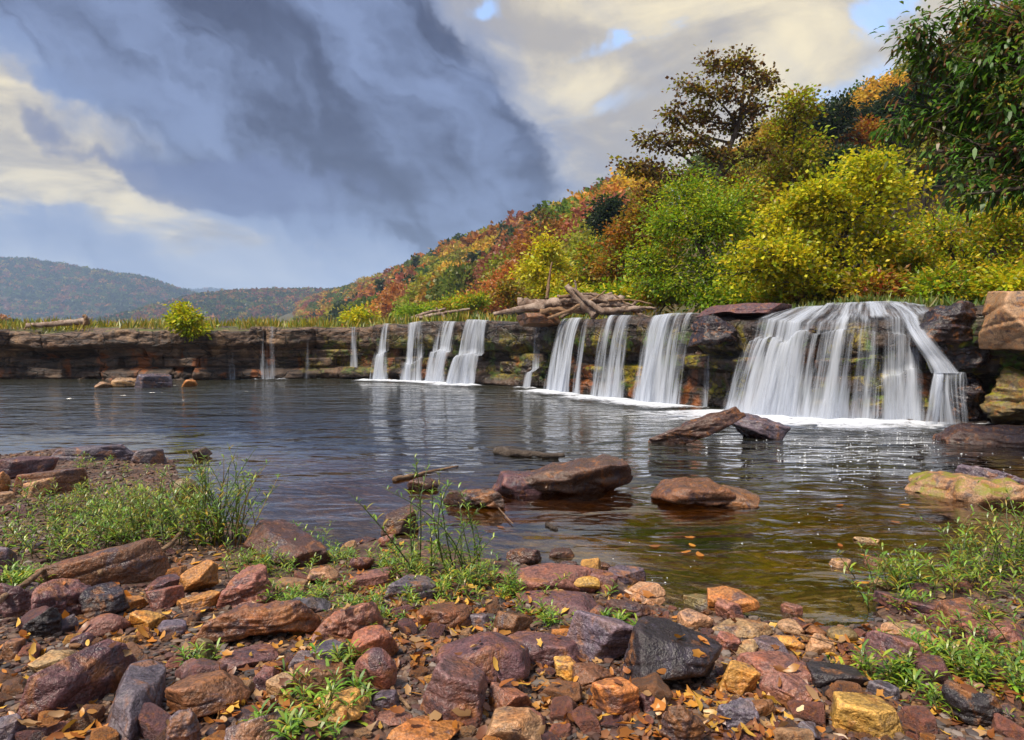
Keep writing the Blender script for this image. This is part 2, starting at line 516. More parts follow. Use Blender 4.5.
# rounded lip
O -= 0.12 * sstep(0.96, 1.0, T)
pn = path_n(S); pp = path(S)
vx = pp[..., 0] + pn[..., 0] * O; vy = pp[..., 1] + pn[..., 1] * O
wb = np.concatenate([np.arange(0.12, 4.2, 0.12), [4.8, 5.6, 6.5]])
S2, W2 = np.meshgrid(ss_, wb, indexing='ij')
pt = path(S2); nt = path_n(S2)
ol = O[:, -1][:, None]
tx = pt[..., 0] + nt[..., 0] * (ol - W2); ty = pt[..., 1] + nt[..., 1] * (ol - W2)
Zt = plat_z(S2, W2) + 0.05 * fbm(np.stack([tx.ravel() * 1.1, ty.ravel() * 1.1, 0 * tx.ravel()], 1), 4, 71).reshape(tx.shape) * sstep(0, 0.5, W2)
Zt = Zt + 0.03 * ridged(np.stack([tx.ravel() * 3, ty.ravel() * 3, 0 * tx.ravel()], 1), 3, 72).reshape(tx.shape)
Zt -= 0.5 * sstep(5.2, 6.5, W2)
LX = np.concatenate([vx, tx], 1); LY = np.concatenate([vy, ty], 1); LZ = np.concatenate([Zf, Zt], 1)
m, n, out = material('sandstone_ledge')
tc = n.node('ShaderNodeTexCoord').outputs['Object']
geo = n.node('ShaderNodeNewGeometry')
sep = n.node('ShaderNodeSeparateXYZ', {0: tc})
up = n.node('ShaderNodeSeparateXYZ', {0: geo.outputs['Normal']}).outputs[2]
a = n.noise(tc, 0.9, 5, 0.6, 0.5)
strat = n.noise(n.mapping(tc, (0.35, 0.35, 4.5)), 2.2, 5, 0.6, 0.5)
fine = n.noise(tc, 9.0, 5, 0.65)
c = n.mix(n.ss(strat, 0.35, 0.65), (0.040, 0.026, 0.022), (0.19, 0.108, 0.062))
c = n.mix(n.m('MULTIPLY', n.ss(a, 0.5, 0.65), 0.8), c, (0.32, 0.19, 0.10))
c = n.mix(n.m('MULTIPLY', n.ss(n.noise(n.mapping(tc, (3, 3, 0.25)), 1.0, 4, 0.6), 0.5, 0.68), 0.75), c, (0.030, 0.024, 0.022))
c = n.mix(n.m('MULTIPLY', n.ss(fine, 0.45, 0.7), 0.5), c, (0.05, 0.035, 0.03))
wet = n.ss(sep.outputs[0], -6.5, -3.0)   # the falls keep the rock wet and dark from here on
wet_shade_c = n.mix(1.0, c, (0.36, 0.36, 0.40), 'MULTIPLY')  # dark tone shared by the wet rock and the painted shade
low_shade = n.m('MULTIPLY', n.ss(n.m('ADD', sep.outputs[2], n.m('MULTIPLY', n.m('SUBTRACT', a, .5), 1.6)), 1.5, .7), .8)  # lower face darkened in colour to deepen the shade under the overhang
c = n.mix(n.m('MAXIMUM', n.m('MULTIPLY', wet, 0.95), low_shade), c, wet_shade_c)
mo = n.noise(n.mapping(tc, (1.0, 1.0, 0.7)), 1.1, 9, 0.74, 0.5)
mcol = n.mix(n.ss(n.noise(tc, 2.0, 3), 0.40, 0.60), (0.07, 0.15, 0.008), (0.33, 0.24, 0.01))
mz = n.m('MULTIPLY', n.ss(mo, 0.49, 0.54), n.m('MULTIPLY', n.ss(sep.outputs[2], 0.15, 0.4), n.ss(sep.outputs[2], 2.2, 1.6)))
mz = n.m('MULTIPLY', mz, n.m('ADD', n.ss(sep.outputs[0], -11.0, -8.0, 0, .6), n.ss(sep.outputs[0], 0.0, 2.5, 0, .4)))
c = n.mix(n.m('MULTIPLY', mz, n.ss(fine, 0.35, 0.55)), c, mcol)
rust = n.m('MULTIPLY', n.ss(n.noise(n.mapping(tc, (1.2, 1.2, 0.5), loc=(7, 3, 1)), 1.0, 4), 0.55, 0.66), n.ss(sep.outputs[2], 1.7, 1.0))
c = n.mix(n.m('MULTIPLY', rust, 0.8), c, (0.26, 0.075, 0.012))
grs = n.m('MULTIPLY', n.ss(n.noise(tc, 0.8, 4), 0.47, 0.58), n.m('MULTIPLY', n.ss(up, 0.75, 0.95), n.ss(sep.outputs[2], 1.9, 2.1)))
c = n.mix(n.m('MULTIPLY', grs, n.m('SUBTRACT', 1.0, wet)), c, (0.10, 0.11, 0.02))
crk = n.node('ShaderNodeTexVoronoi', {'Vector': n.vm('ADD', n.mapping(tc, (.75, .75, 1.9)), n.vm('MULTIPLY', n.noise(tc, 1.6, 4, 0.6, 0, 1), (0.5, 0.5, 0.35))), 'Scale': 1.0}, feature='DISTANCE_TO_EDGE').outputs[0]
crm = n.ss(crk, 0.0, 0.035)
c = n.mix(crm, n.mix(1.0, c, (.18, .16, .16), 'MULTIPLY'), c)
c = n.mix(1.0, c, n.mix(n.noise(tc, 26.0, 4, .7), (.45, .45, .45), (1.5, 1.5, 1.5)), 'MULTIPLY')
h = n.m('ADD', n.m('ADD', n.m('MULTIPLY', crm, .35), n.m('MULTIPLY', strat, 0.4)), n.m('ADD', n.m('MULTIPLY', fine, 0.6), n.m('MULTIPLY', mz, .25)))
b = n.node('ShaderNodeBsdfPrincipled', {'Base Color': c, 'Roughness': n.ss(wet, 0.0, 1.0, 0.62, 0.35), 'Normal': n.bump(h, 0.9, 0.12)})
n.l.new(b.outputs[0], out.inputs[0])
M['ledge'] = m
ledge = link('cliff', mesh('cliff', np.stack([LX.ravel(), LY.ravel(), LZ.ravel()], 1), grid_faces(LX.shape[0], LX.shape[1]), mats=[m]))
tag(ledge, 'long layered sandstone ledge the river drops over', kind='structure')

# ------------------------------------------------------------------ upper bank and the near hill
RIDGE = np.array([(150, 40, 52), (91, 70, 42), (62, 110, 33), (47, 170, 36), (30, 230, 32), (12, 300, 43), (-26, 420, 51), (-74, 550, 52), (-156, 750, 56), (-266, 1000, 60), (-425, 1300, 58), (-700, 1600, 40)], float)
RX = smooth_path(RIDGE, 160)
def hill_z(x, y):
    p = np.stack([x.ravel(), y.ravel()], 1)
    best = np.full(len(p), 1e9); side = np.zeros(len(p)); H = np.zeros(len(p)); Wd = np.zeros(len(p))
    for i in range(len(RX) - 1):
        a, b = RX[i, :2], RX[i + 1, :2]; ab = b - a
        t = np.clip(((p - a) @ ab) / (ab @ ab), 0, 1)
        e = p - a - t[:, None] * ab
        d = np.hypot(e[:, 0], e[:, 1])
        sd = np.sign(ab[0] * e[:, 1] - ab[1] * e[:, 0])
        k = d < best
        best[k] = d[k]; side[k] = sd[k]; H[k] = (RX[i, 2] + t * (RX[i + 1, 2] - RX[i, 2]))[k]
        Wd[k] = (np.interp(a[1], [0, 70, 120, 300, 1000, 2000], [45, 48, 62, 85, 130, 150]))
    g = np.clip(1 - best / Wd, 0, 1)
    prof = g * g * (3 - 2 * g) * 0.5 + g * 0.5
    prof = np.where(side < 0, np.maximum(prof, 0.93), prof)  # behind the ridge it stays high
    q = np.stack([p[:, 0], p[:, 1], 0 * best], 1)
    z = H * prof * (1 + 0.10 * fbm(q / 40, 3, 81)) + (1 - prof) * 0
    return z.reshape(x.shape)
xs = axis(-900, 500, -30, 45, 0.8, 1.06)
ws = np.concatenate([np.arange(2.2, 30, 0.8), 30 * 1.055 ** np.arange(0, 78)])
Xu, Wu = np.meshgrid(xs, ws, indexing='ij')
py_ = np.interp(Xu, _pp[:, 0], _pp[:, 1], left=36, right=13)
Yu = py_ + Wu
Yu = np.where(Xu > 12, Yu + 0.0, Yu)
sU = np.interp(Xu, _pp[:, 0], _sl)
base_u = np.minimum(plat_z(sU, np.full_like(sU, 4.0)), 2.62) - 0.12
q = np.stack([Xu.ravel(), Yu.ravel(), 0 * Xu.ravel()], 1)
def upper_z(x, y):
    x = np.atleast_1d(np.asarray(x, float)); y = np.atleast_1d(np.asarray(y, float))
    s = np.interp(x, _pp[:, 0], _sl); w = y - np.interp(x, _pp[:, 0], _pp[:, 1], left=36, right=13)
    b = np.minimum(plat_z(s, np.full_like(s, 4.0)), 2.62) - 0.12
    return b + hill_z(x, y) + 0.12 * fbm(np.stack([x, y, 0 * x], 1) * 0.3, 3, 91) + np.clip((w - 6) * 0.012, 0, 0.5) - 0.7 * sstep(4.5, 2.2, w)
Zu = upper_z(Xu.ravel(), Yu.ravel())
m, n, out = material('upper_ground')
tc = n.node('ShaderNodeTexCoord').outputs['Object']
a = n.noise(tc, 0.35, 6, 0.65)
b_ = n.noise(tc, 3.0, 4, 0.65)
c = n.mix(n.ss(a, 0.4, 0.6), (0.06, 0.075, 0.018), (0.13, 0.075, 0.025))
c = n.mix(n.m('MULTIPLY', b_, 0.7), c, (0.035, 0.03, 0.012))
b = n.node('ShaderNodeBsdfPrincipled', {'Base Color': c, 'Roughness': 0.9, 'Normal': n.bump(b_, 0.8, 0.3)})
n.l.new(b.outputs[0], out.inputs[0])
up_o = link('terrain', mesh('terrain', np.stack([Xu.ravel(), Yu.ravel(), Zu], 1), grid_faces(len(xs), len(ws)), mats=[m]))
tag(up_o, 'grassy river bank above the ledge rising into the wooded hill', kind='structure')
M['upper'] = m

# ------------------------------------------------------------------ far hills
def far_hill(name, pts, D, depth, label):
    pts = np.array(pts, float)
    px = np.arange(pts[0, 0], pts[-1, 0] + 1, 4.0)
    py = np.interp(px, pts[:, 0], pts[:, 1])
    t = np.concatenate([np.linspace(0, 1, 26), np.linspace(1, 0, 5)[1:]])
    bk = np.concatenate([np.zeros(26), np.linspace(0, 1, 5)[1:]])
    PX, Tt = np.meshgrid(px, t, indexing='ij'); PY = np.repeat(py[:, None], len(t), 1); BK = np.repeat(bk[None], len(px), 0)
    H = (343 - PY) / F * D
    yy = D - depth * (1 - Tt) * (BK == 0) + depth * 0.6 * BK
    xx = (PX - 512) / F * D
    nn = fbm(np.stack([xx.ravel() / (depth * .35), yy.ravel() / (depth * .35), 0 * xx.ravel()], 1), 4, int(D) % 97).reshape(xx.shape)
    zz = CAMZ + H * (Tt ** 0.85) * (1 + 0.22 * nn * (1 - Tt)) - 14 * Tt
    zz = np.where(Tt <= 0, -8.0, zz)
    yy = yy + 0.25 * depth * nn * Tt * (1 - Tt)
    V = np.stack([xx.ravel(), yy.ravel(), zz.ravel()], 1)
    o = link(name, mesh(name, V, grid_faces(len(px), len(t)), mats=[M['upper']]))
    tag(o, label, kind='structure')
    return xx[:, :26], yy[:, :26], zz[:, :26]
FH = {}
FH['a'] = far_hill('hill', [(-700, 262), (-300, 270), (-120, 258), (-40, 255), (0, 258), (30, 259), (55, 262), (80, 267), (105, 271), (130, 274), (155, 279), (175, 287), (200, 294), (230, 302), (260, 309), (300, 322)], 2200, 520, 'long wooded mountain with a blue autumn haze')
FH['b'] = far_hill('hill', [(120, 322), (160, 308), (185, 297), (205, 293), (235, 290), (270, 289), (300, 288), (330, 289), (350, 286), (372, 282), (400, 276), (440, 274), (520, 274)], 1500, 380, 'lower rust coloured ridge beyond the near hill')
FH['c'] = far_hill('hill', [(110, 306), (160, 296), (190, 291), (210, 289), (230, 291), (260, 298), (320, 306)], 4200, 500, 'pale blue peak in the gap between the ridges')
FH['d'] = far_hill('hill', [(-400, 270), (-160, 285), (-60, 297), (-10, 304), (8, 307), (20, 313), (30, 321)], 380, 90, 'small dark green hillside at the river bend')

# ------------------------------------------------------------------ trees
def crown_tint(n_, pal, clump_id, r):
    pal = np.array(pal, float)
    k = r.integers(0, len(pal), clump_id.max() + 1)
    c = pal[k][clump_id]
    swap = r.random(n_) < 0.25
    c[swap] = pal[r.integers(0, len(pal), swap.sum())]
    c = c * r.uniform(0.7, 1.4, (n_, 1)) * r.uniform(0.9, 1.1, (n_, 3))
    return np.clip(c, 0, 0.8)

def grow(base, lobes, leaf, dens, trunk_r, pal, seed, lw=0.6, clump_r=0.32, droop=0.3, twigs=None, gap=1.0, top=None, leafmat='leaf', long_leaf=False, wood_sides=6):
    """lobes: list of (centre xyz, radius xyz). Returns crown mesh, trunk mesh, both in local coordinates of base."""
    r = np.random.default_rng(seed)
    base = np.asarray(base, float)
    C = np.array([l[0] for l in lobes]); R = np.array([l[1] for l in lobes])
    C = C - base
    wood = Bag()
    hi = C[:, 2].max()
    tip = C[np.argmax(C[:, 2])]
    low = C.mean(0)
    ax = np.array([[0, 0, -0.3], [0.03 * hi * r.normal(), 0.02 * hi, 0.25 * hi], [low[0] * .45, low[1] * .45, 0.5 * hi], [tip[0] * .75, tip[1] * .75, 0.78 * hi], tip])
    tp = smooth_path(ax, 16)
    v, q_, t_ = tube(tp, np.linspace(trunk_r, trunk_r * 0.18, 16) * np.concatenate([[1.5, 1.15], np.ones(14)]), wood_sides + 2, seed, 0.15)
    wood.add(v, q_, t_)
    cl, cid, dirs = [], 0, []
    ids = []
    for (c, rr) in zip(C, R):
        vol = rr[0] * rr[1] * rr[2]
        k = int(np.clip(np.argmin(np.abs(tp[:, 2] - (c[2] - 0.7 * np.linalg.norm(c[:2] - low[:2] * .5) - 0.4 * rr[2]))), 2, 14))
        st = tp[k]
        midp = (st + c) / 2 + np.array([0, 0, 0.12 * np.linalg.norm(c - st)]) + r.normal(size=3) * 0.08 * np.linalg.norm(c - st)
        lp = smooth_path([st, midp, c], 8)
        r0 = trunk_r * (1 - k / 16 * 0.8) * 0.55
        v, q_, t_ = tube(lp, np.linspace(r0, r0 * 0.3, 8), wood_sides, seed, 0.1)
        wood.add(v, q_, t_)
        nt = twigs or int(np.clip(6 + 14 * (rr.mean() / 1.2), 8, 46))
        for j in range(nt):
            d = rand_unit(1, r)[0]; d[2] = d[2] * 0.9 + 0.1
            e = c + d * rr * r.uniform(0.55, 1.05)
            s0 = lp[r.integers(3, 8)]
            mm = (s0 + e) / 2 + r.normal(size=3) * 0.1 * rr
            tw = smooth_path([s0, mm, e], 5)
            v, q_, t_ = tube(tw, np.linspace(max(r0 * .28, 0.01), 0.005, 5), 4)
            wood.add(v, q_, t_)
            nn = r.integers(3, 6)
            for g in range(nn):
                f = r.uniform(0.35, 1.02)
                pnt = tw[0] * (1 - f) + tw[-1] * f if f > 1 else tw[int(f * 4)] * 1.0
                cl.append(pnt + r.normal(size=3) * clump_r * 0.45)
                dirs.append(e - s0)
    cl = np.array(cl); dirs = unit(np.array(dirs))
    per = r.poisson(dens * gap, len(cl)) + 1
    cidx = np.repeat(np.arange(len(cl)), per)
    N = len(cidx)
    off = r.normal(size=(N, 3)) * np.array([1, 1, 0.65]) * clump_r * r.uniform(0.5, 1.0, (N, 1))
    P = cl[cidx] + off
    D = unit(off * 1.2 / clump_r + dirs[cidx] * 0.5 + r.normal(size=(N, 3)) * 0.5 - np.array([0, 0, droop]))
    Nn = unit(r.normal(size=(N, 3)) * 0.7 + np.array([0, 0, 0.8]))
    L = leaf * r.uniform(0.6, 1.35, N)
    if long_leaf:
        v, q_, t_ = leaf_long(P, D, L, L * lw, 0.35)
        per_v = 6
    else:
        v, q_ = leaf_quads(P, D, Nn, L, L * lw)
        t_ = np.zeros((0, 3), int); per_v = 4
    tint = np.repeat(crown_tint(N, pal, cidx, r), per_v, 0)
    crown = mesh('crown', v, [q_, t_] if len(t_) else q_, smooth=False, tint=tint, mats=[M[leafmat]])
    trunk = wood.build('trunk', mats=[M['bark']])
    return crown, trunk

GREEN = [(0.19, 0.33, 0.013), (0.28, 0.41, 0.016), (0.40, 0.44, 0.015), (0.13, 0.23, 0.012)]
YEL = [(0.72, 0.55, 0.016), (0.58, 0.53, 0.017), (0.42, 0.46, 0.016), (0.64, 0.54, 0.016), (0.28, 0.36, 0.014)]
YGR = [(0.45, 0.47, 0.014), (0.32, 0.41, 0.014), (0.55, 0.46, 0.014), (0.21, 0.32, 0.013), (0.52, 0.32, 0.016)]
BROWN = [(0.12, 0.056, 0.014), (0.17, 0.08, 0.016), (0.22, 0.13, 0.02), (0.08, 0.04, 0.015), (0.16, 0.12, 0.015)]
OLIVE = [(0.36, 0.27, 0.014), (0.26, 0.27, 0.012), (0.40, 0.25, 0.015), (0.26, 0.15, 0.014)]
ORANGE = [(0.42, 0.16, 0.015), (0.36, 0.10, 0.014), (0.30, 0.20, 0.015), (0.46, 0.22, 0.02)]
RED = [(0.34, 0.075, 0.022), (0.26, 0.05, 0.025), (0.36, 0.13, 0.02)]
DARK = [(0.022, 0.042, 0.012), (0.035, 0.055, 0.014), (0.018, 0.032, 0.014)]
DKGR = [(0.035, 0.065, 0.012), (0.055, 0.09, 0.014), (0.03, 0.05, 0.014)]
MIXY = [(0.38, 0.25, 0.014), (0.32, 0.15, 0.015), (0.20, 0.20, 0.014), (0.26, 0.20, 0.014)]

def tree(base_px, depth, lobes_px, leaf, dens, trunk_r, pal, label, seed, name='tree', cat='tree', group=None, spread=0.9, base_z=None, **kw):
    bx = (base_px - 512) / F * depth
    bz = float(upper_z(bx, depth)[0]) if base_z is None else base_z
    lobes = []
    r = np.random.default_rng(seed + 1000)
    for (cx, cy, rx, ry) in lobes_px:
        dd = depth + r.uniform(-0.6, 0.6) * rx / F * depth
        c = at_d(cx, cy, dd)
        lobes.append((c, np.array([rx, rx * spread, ry]) / F * depth))
    root = empty(name, (bx, depth, bz))
    tag(root, label, cat, group)
    cr, tr = grow((bx, depth, bz), lobes, leaf, dens, trunk_r, pal, seed, **kw)
    link('trunk', tr, root); link('crown', cr, root)
    return root

tree(722, 31, [(712, 66, 22, 12), (745, 62, 20, 12), (768, 80, 20, 12), (690, 88, 22, 14), (728, 92, 26, 15), (755, 104, 22, 13), (672, 112, 18, 11), (702, 116, 26, 14), (735, 128, 26, 16), (655, 138, 22, 10), (628, 164, 18, 7), (648, 168, 16, 8), (684, 142, 24, 13),
      (714, 156, 28, 16), (668, 176, 28, 16), (700, 186, 34, 18), (738, 180, 34, 20), (655, 196, 22, 13), (762, 152, 20, 14)], 0.17, 7.5, 0.24, BROWN + OLIVE[:2],
     'tallest tree above the falls with sparse brown leaves against the clouds', 11, lw=0.85, clump_r=0.25, gap=0.8)
tree(735, 29, [(700, 205, 34, 18), (740, 200, 36, 22), (770, 215, 34, 24), (720, 225, 40, 24), (780, 245, 30, 22)], 0.16, 18, 0.2, OLIVE + YGR[:3],
     'yellow olive tree filling in under the brown crown of the tallest tree', 27, lw=0.8, clump_r=0.34)
tree(792, 33, [(795, 108, 26, 20), (780, 135, 30, 24), (805, 150, 28, 24), (775, 180, 36, 30), (815, 185, 30, 25), (750, 205, 36, 30), (790, 225, 40, 30)], 0.17, 19, 0.28, OLIVE + YGR[:2],
     'olive brown tree leaning out just right of the tallest tree', 12, lw=0.8, clump_r=0.36, gap=0.85)
tree(708, 26, [(690, 192, 44, 28), (735, 205, 38, 30), (658, 222, 34, 26), (700, 228, 52, 34), (645, 262, 38, 22), (755, 240, 34, 34), (700, 268, 52, 26), (664, 286, 40, 14), (740, 280, 40, 18)], 0.135, 20, 0.22, GREEN + YGR[:1],
     'fresh green leafy tree below the tall brown one with its dark trunk showing', 13, lw=0.55, clump_r=0.36)
tree(850, 22.5, [(818, 190, 36, 20), (868, 172, 34, 20), (898, 185, 26, 22), (785, 212, 34, 22), (845, 212, 50, 30), (765, 250, 42, 24), (735, 275, 30, 18), (828, 252, 52, 32), (885, 232, 40, 34), (860, 284, 52, 16), (795, 284, 44, 14)], 0.145, 22, 0.18, YEL,
     'bright yellow broad leaved tree spreading over the river behind the widest fall', 14, lw=0.8, clump_r=0.33)
tree(975, 20.5, [(935, 228, 30, 24), (965, 252, 40, 26), (1005, 236, 38, 28), (1010, 275, 46, 20), (940, 280, 42, 16), (985, 210, 30, 22), (1050, 250, 40, 34), (1060, 205, 40, 30)], 0.135, 19, 0.16, YGR,
     'yellow green tree below the overhanging branches behind the tan boulder', 15, lw=0.5, clump_r=0.34)
tree(640, 38, [(640, 215, 24, 22), (618, 240, 26, 20), (648, 258, 32, 24), (612, 272, 26, 16), (668, 235, 26, 26), (640, 284, 36, 14)], 0.18, 19, 0.2, MIXY + ORANGE[:1],
     'amber and yellow tree left of the fresh green tree', 16, lw=0.7, clump_r=0.42)
tree(820, 56, [(812, 118, 22, 20), (832, 128, 20, 20), (800, 150, 26, 24), (840, 108, 16, 12)], 0.34, 8, 0.3, DARK, 'thin dark tree behind the crown of the olive brown tree', 17, clump_r=0.5, gap=0.8)
tree(845, 50, [(840, 160, 30, 14), (866, 165, 26, 16), (850, 178, 36, 16)], 0.32, 18, 0.3, DKGR, 'rounded dark green tree rising just above the bright yellow tree', 18, clump_r=0.5)
tree(858, 58, [(852, 138, 15, 12), (868, 130, 13, 13), (860, 150, 18, 12)], 0.34, 15, 0.25, ORANGE, 'small rust orange tree between dark trees on the slope', 19, clump_r=0.5)
tree(895, 62, [(880, 112, 18, 16), (902, 98, 18, 16), (866, 118, 14, 12), (895, 130, 28, 20), (925, 100, 26, 24)], 0.36, 15, 0.35, DARK, 'dark tree on the skyline beside the overhanging branches', 20, clump_r=0.55)
tree(545, 48, [(545, 248, 18, 16), (532, 270, 18, 14), (560, 268, 20, 18), (548, 288, 26, 12)], 0.28, 11, 0.16, YEL[:4], 'yellow tree behind the left end of the driftwood pile', 21, clump_r=0.4)
tree(592, 42, [(590, 255, 20, 15), (575, 278, 24, 14), (605, 285, 26, 12)], 0.24, 11, 0.14, MIXY + YGR[:2], 'golden bushy tree behind the middle of the driftwood pile', 22, clump_r=0.36)
tree(540, 75, [(540, 216, 9, 8), (546, 230, 10, 8), (535, 232, 8, 7)], 0.3, 2.0, 0.14, BROWN, 'nearly bare slender tree poking above the wooded hill skyline', 23, clump_r=0.5, twigs=12)
tree(612, 72, [(610, 208, 16, 12), (622, 218, 14, 12), (602, 222, 14, 10)], 0.4, 14, 0.25, DARK, 'dark green tree on the slope left of the tall brown tree', 24, clump_r=0.6)
tree(655, 66, [(652, 215, 20, 14), (640, 228, 18, 12), (630, 240, 18, 10)], 0.36, 14, 0.25, RED, 'brick red tree glimpsed behind the amber tree', 25, clump_r=0.5)
tree(1120, 24, [(1080, 150, 60, 50), (1140, 110, 70, 60), (1190, 190, 60, 60), (1110, 220, 60, 40)], 0.22, 12, 0.25, YGR, 'yellow green tree on the bank beyond the right side', 26, lw=0.6, clump_r=0.4)
# low bushes of the bank
bush_spec = [(905, 24, [(905, 255, 26, 16), (925, 262, 26, 14), (890, 268, 26, 14), (915, 280, 34, 14)], YGR + MIXY[:1], 'tall bush filling the gap right of the bright yellow tree'),
             (470, 60, [(470, 303, 18, 8), (482, 300, 12, 9)], GREEN + YGR, 'low green bush on the bank behind the two middle falls'),
             (445, 70, [(440, 308, 18, 7), (455, 304, 10, 8)], YGR, 'yellow green bush left of the small driftwood heap'),
             (505, 52, [(505, 290, 18, 12), (518, 298, 16, 9)], MIXY, 'gold bush left of the yellow tree by the driftwood'),
             (422, 62, [(418, 312, 16, 6), (405, 314, 12, 5)], GREEN, 'small green bush behind the leftmost white fall'),
             (350, 50, [(350, 318, 12, 5), (364, 316, 10, 6)], YEL, 'small yellow bush at the foot of the far hill'),
             (615, 30, [(610, 296, 22, 9), (632, 292, 20, 10)], GREEN + YEL[:1], 'green bush growing through the right end of the driftwood'),
             (660, 27, [(655, 296, 26, 8), (680, 292, 24, 9)], YGR + MIXY, 'low leafy bush under the fresh green tree'),
             (765, 24, [(760, 296, 30, 8), (790, 292, 26, 10)], YGR, 'low bush beside the flat rock on the brink'),
             (830, 23, [(825, 292, 26, 10), (800, 296, 18, 7)], MIXY + OLIVE, 'reddish gold bush under the bright yellow tree'),
             (880, 21.5, [(875, 290, 26, 10), (900, 286, 24, 12)], MIXY + RED[:1], 'rusty bush at the edge of the upper pool'),
             (945, 20, [(935, 288, 28, 10), (965, 284, 28, 12)], YGR + GREEN, 'green bush behind the dark wet rocks'),
             (1010, 19, [(1000, 284, 26, 10), (1030, 278, 26, 12)], YEL, 'yellow bush behind the tan boulder'),
             (570, 34, [(565, 296, 18, 8), (585, 298, 16, 7)], YEL + GREEN[:1], 'bright bush directly behind the leaning log'),
             (715, 25, [(712, 298, 24, 6), (735, 299, 18, 5)], GREEN, 'low green undergrowth at the foot of the dark trunk')]
for i, (bp, d_, lb, pl, lab) in enumerate(bush_spec):
    tree(bp, d_, lb, 0.15 + d_ * 0.0025, 11, 0.05, pl, lab, 60 + i, name='bush', cat='bush', clump_r=0.25 + d_ * 0.003, lw=0.5)
sp = at_d(186, 334, 28.9)
tree(186, 28.9, [(183, 309, 11, 6), (190, 318, 13, 7), (178, 321, 10, 7), (190, 329, 15, 7), (200, 331, 8, 5)], 0.17, 7, 0.04, YEL + YGR[:2], 'lone yellow bush rooted on the brink of the left ledge', 90, name='bush', cat='bush', clump_r=0.17, lw=0.55, base_z=float(sp[2]))

# hill forest: shared crowns
def crown_proto(seed, n_clump, per, leaf, conifer=False):
    r = np.random.default_rng(seed)
    d = rand_unit(n_clump, r); d[:, 2] = np.abs(d[:, 2]) * 1.0 - 0.25
    rad = r.uniform(0.72, 1.05, (n_clump, 1)) * (1 + 0.22 * vnoise(d * 2.1, seed)[:, None])
    c = d * rad * np.array([0.5, 0.5, 0.56]) + np.array([0, 0, 0.56])
    if conifer:
        z = r.random(n_clump); a = r.random(n_clump) * 2 * PI; rr = (1 - z) * 0.34 * r.uniform(.6, 1.1, n_clump)
        c = np.stack([np.cos(a) * rr, np.sin(a) * rr, z * 1.3 + 0.1], 1)
    k = np.repeat(np.arange(n_clump), per)
    P = c[k] + r.normal(size=(len(k), 3)) * 0.055
    D = unit(d[k] + r.normal(size=(len(k), 3)) * 0.8); N_ = unit(d[k] + r.normal(size=(len(k), 3)) * .7 + np.array([0, 0, .5]))
    L = leaf * r.uniform(0.6, 1.4, len(k))
    v, q_ = leaf_quads(P, D, N_, L, L * 0.8)
    t = np.clip(r.uniform(0.75, 1.3, n_clump)[k] * r.uniform(0.8, 1.2, len(k)), 0, 2)
    hue = r.uniform(0.85, 1.15, (n_clump, 3))[k]
    tint = np.repeat(t[:, None] * hue, 4, 0)
    tv, tq, tt = tube(np.array([[0, 0, -0.15], [0.01, 0, 0.2], [0.0, 0.01, 0.62]]), [0.022, 0.017, 0.006], 5)
    nb = len(v)
    allv = np.concatenate([v, tv]); tint = np.concatenate([tint, np.full((len(tv), 3), 0.25)])
    return allv, q_, tq + nb, tt + nb, tint
close_protos = [crown_proto(150 + i, 420, 9, 0.05) for i in range(4)]
near_protos = [crown_proto(200 + i, 170, 8, 0.08) for i in range(6)]
mid_protos = [crown_proto(300 + i, 80, 4, 0.15) for i in range(6)]
far_protos = [crown_proto(400 + i, 22, 2, 0.42) for i in range(5)]
con_protos = [crown_proto(500 + i, 90, 5, 0.12, True) for i in range(2)]
def split_proto(p):
    nv = p[1].max() + 1
    cr = mesh('crown', p[0][:nv], p[1], False, tint=p[4][:nv], mats=[M['leaf']])
    tr = mesh('trunk', p[0][nv:], [p[2] - nv, p[3] - nv], mats=[M['bark']])
    return cr, tr
close_mesh, near_mesh, mid_mesh, con_mesh = ([split_proto(p) for p in q] for q in (close_protos, near_protos, mid_protos, con_protos))
KINDS_ = [('orange', (0.48, 0.20, 0.03), 0.20), ('rust red', (0.36, 0.13, 0.06), 0.10), ('golden yellow', (0.50, 0.33, 0.025), 0.24), ('yellow green', (0.30, 0.29, 0.02), 0.21), ('green', (0.12, 0.17, 0.02), 0.16), ('dark green', (0.05, 0.075, 0.018), 0.08)]
pr = np.array([k[2] for k in KINDS_]); pr /= pr.sum()

# candidate points on the visible flank of the near hill
r = np.random.default_rng(5)
cand = []
for _ in range(26000):
    t = r.random()
    px = r.uniform(300, 1040); Dd = math.exp(r.uniform(math.log(50), math.log(1250)))
    x = (px - 512) / F * Dd
    cand.append((x, Dd))
cand = np.array(cand)
hz = hill_z(cand[:, 0], cand[:, 1])
uz = upper_z(cand[:, 0], cand[:, 1])
# keep the front flank
eps = 4.0
gx_ = hill_z(cand[:, 0] + eps, cand[:, 1]) - hz; gy_ = hill_z(cand[:, 0], cand[:, 1] + eps) - hz
steep = (np.hypot(gx_, gy_) > 0.25)
keep = (hz > 1.0) & steep
cand, uz, hz = cand[keep], uz[keep], hz[keep]
order = r.permutation(len(cand))
sel = []
cell = {}
for i in order:
    x, y = cand[i]
    sep_ = 5.8 if y < 260 else (6.2 if y < 600 else 7.5)
    kx, ky = int(x // 8), int(y // 8)
    ok = True
    for a_ in (-1, 0, 1):
        for b_2 in (-1, 0, 1):
            for (ox, oy) in cell.get((kx + a_, ky + b_2), ()):
                if (ox - x) ** 2 + (oy - y) ** 2 < sep_ * sep_: ok = False
    if ok:
        cell.setdefault((kx, ky), []).append((x, y)); sel.append(i)
P_ = np.array([(cand[i, 0], cand[i, 1], uz[i]) for i in sel])
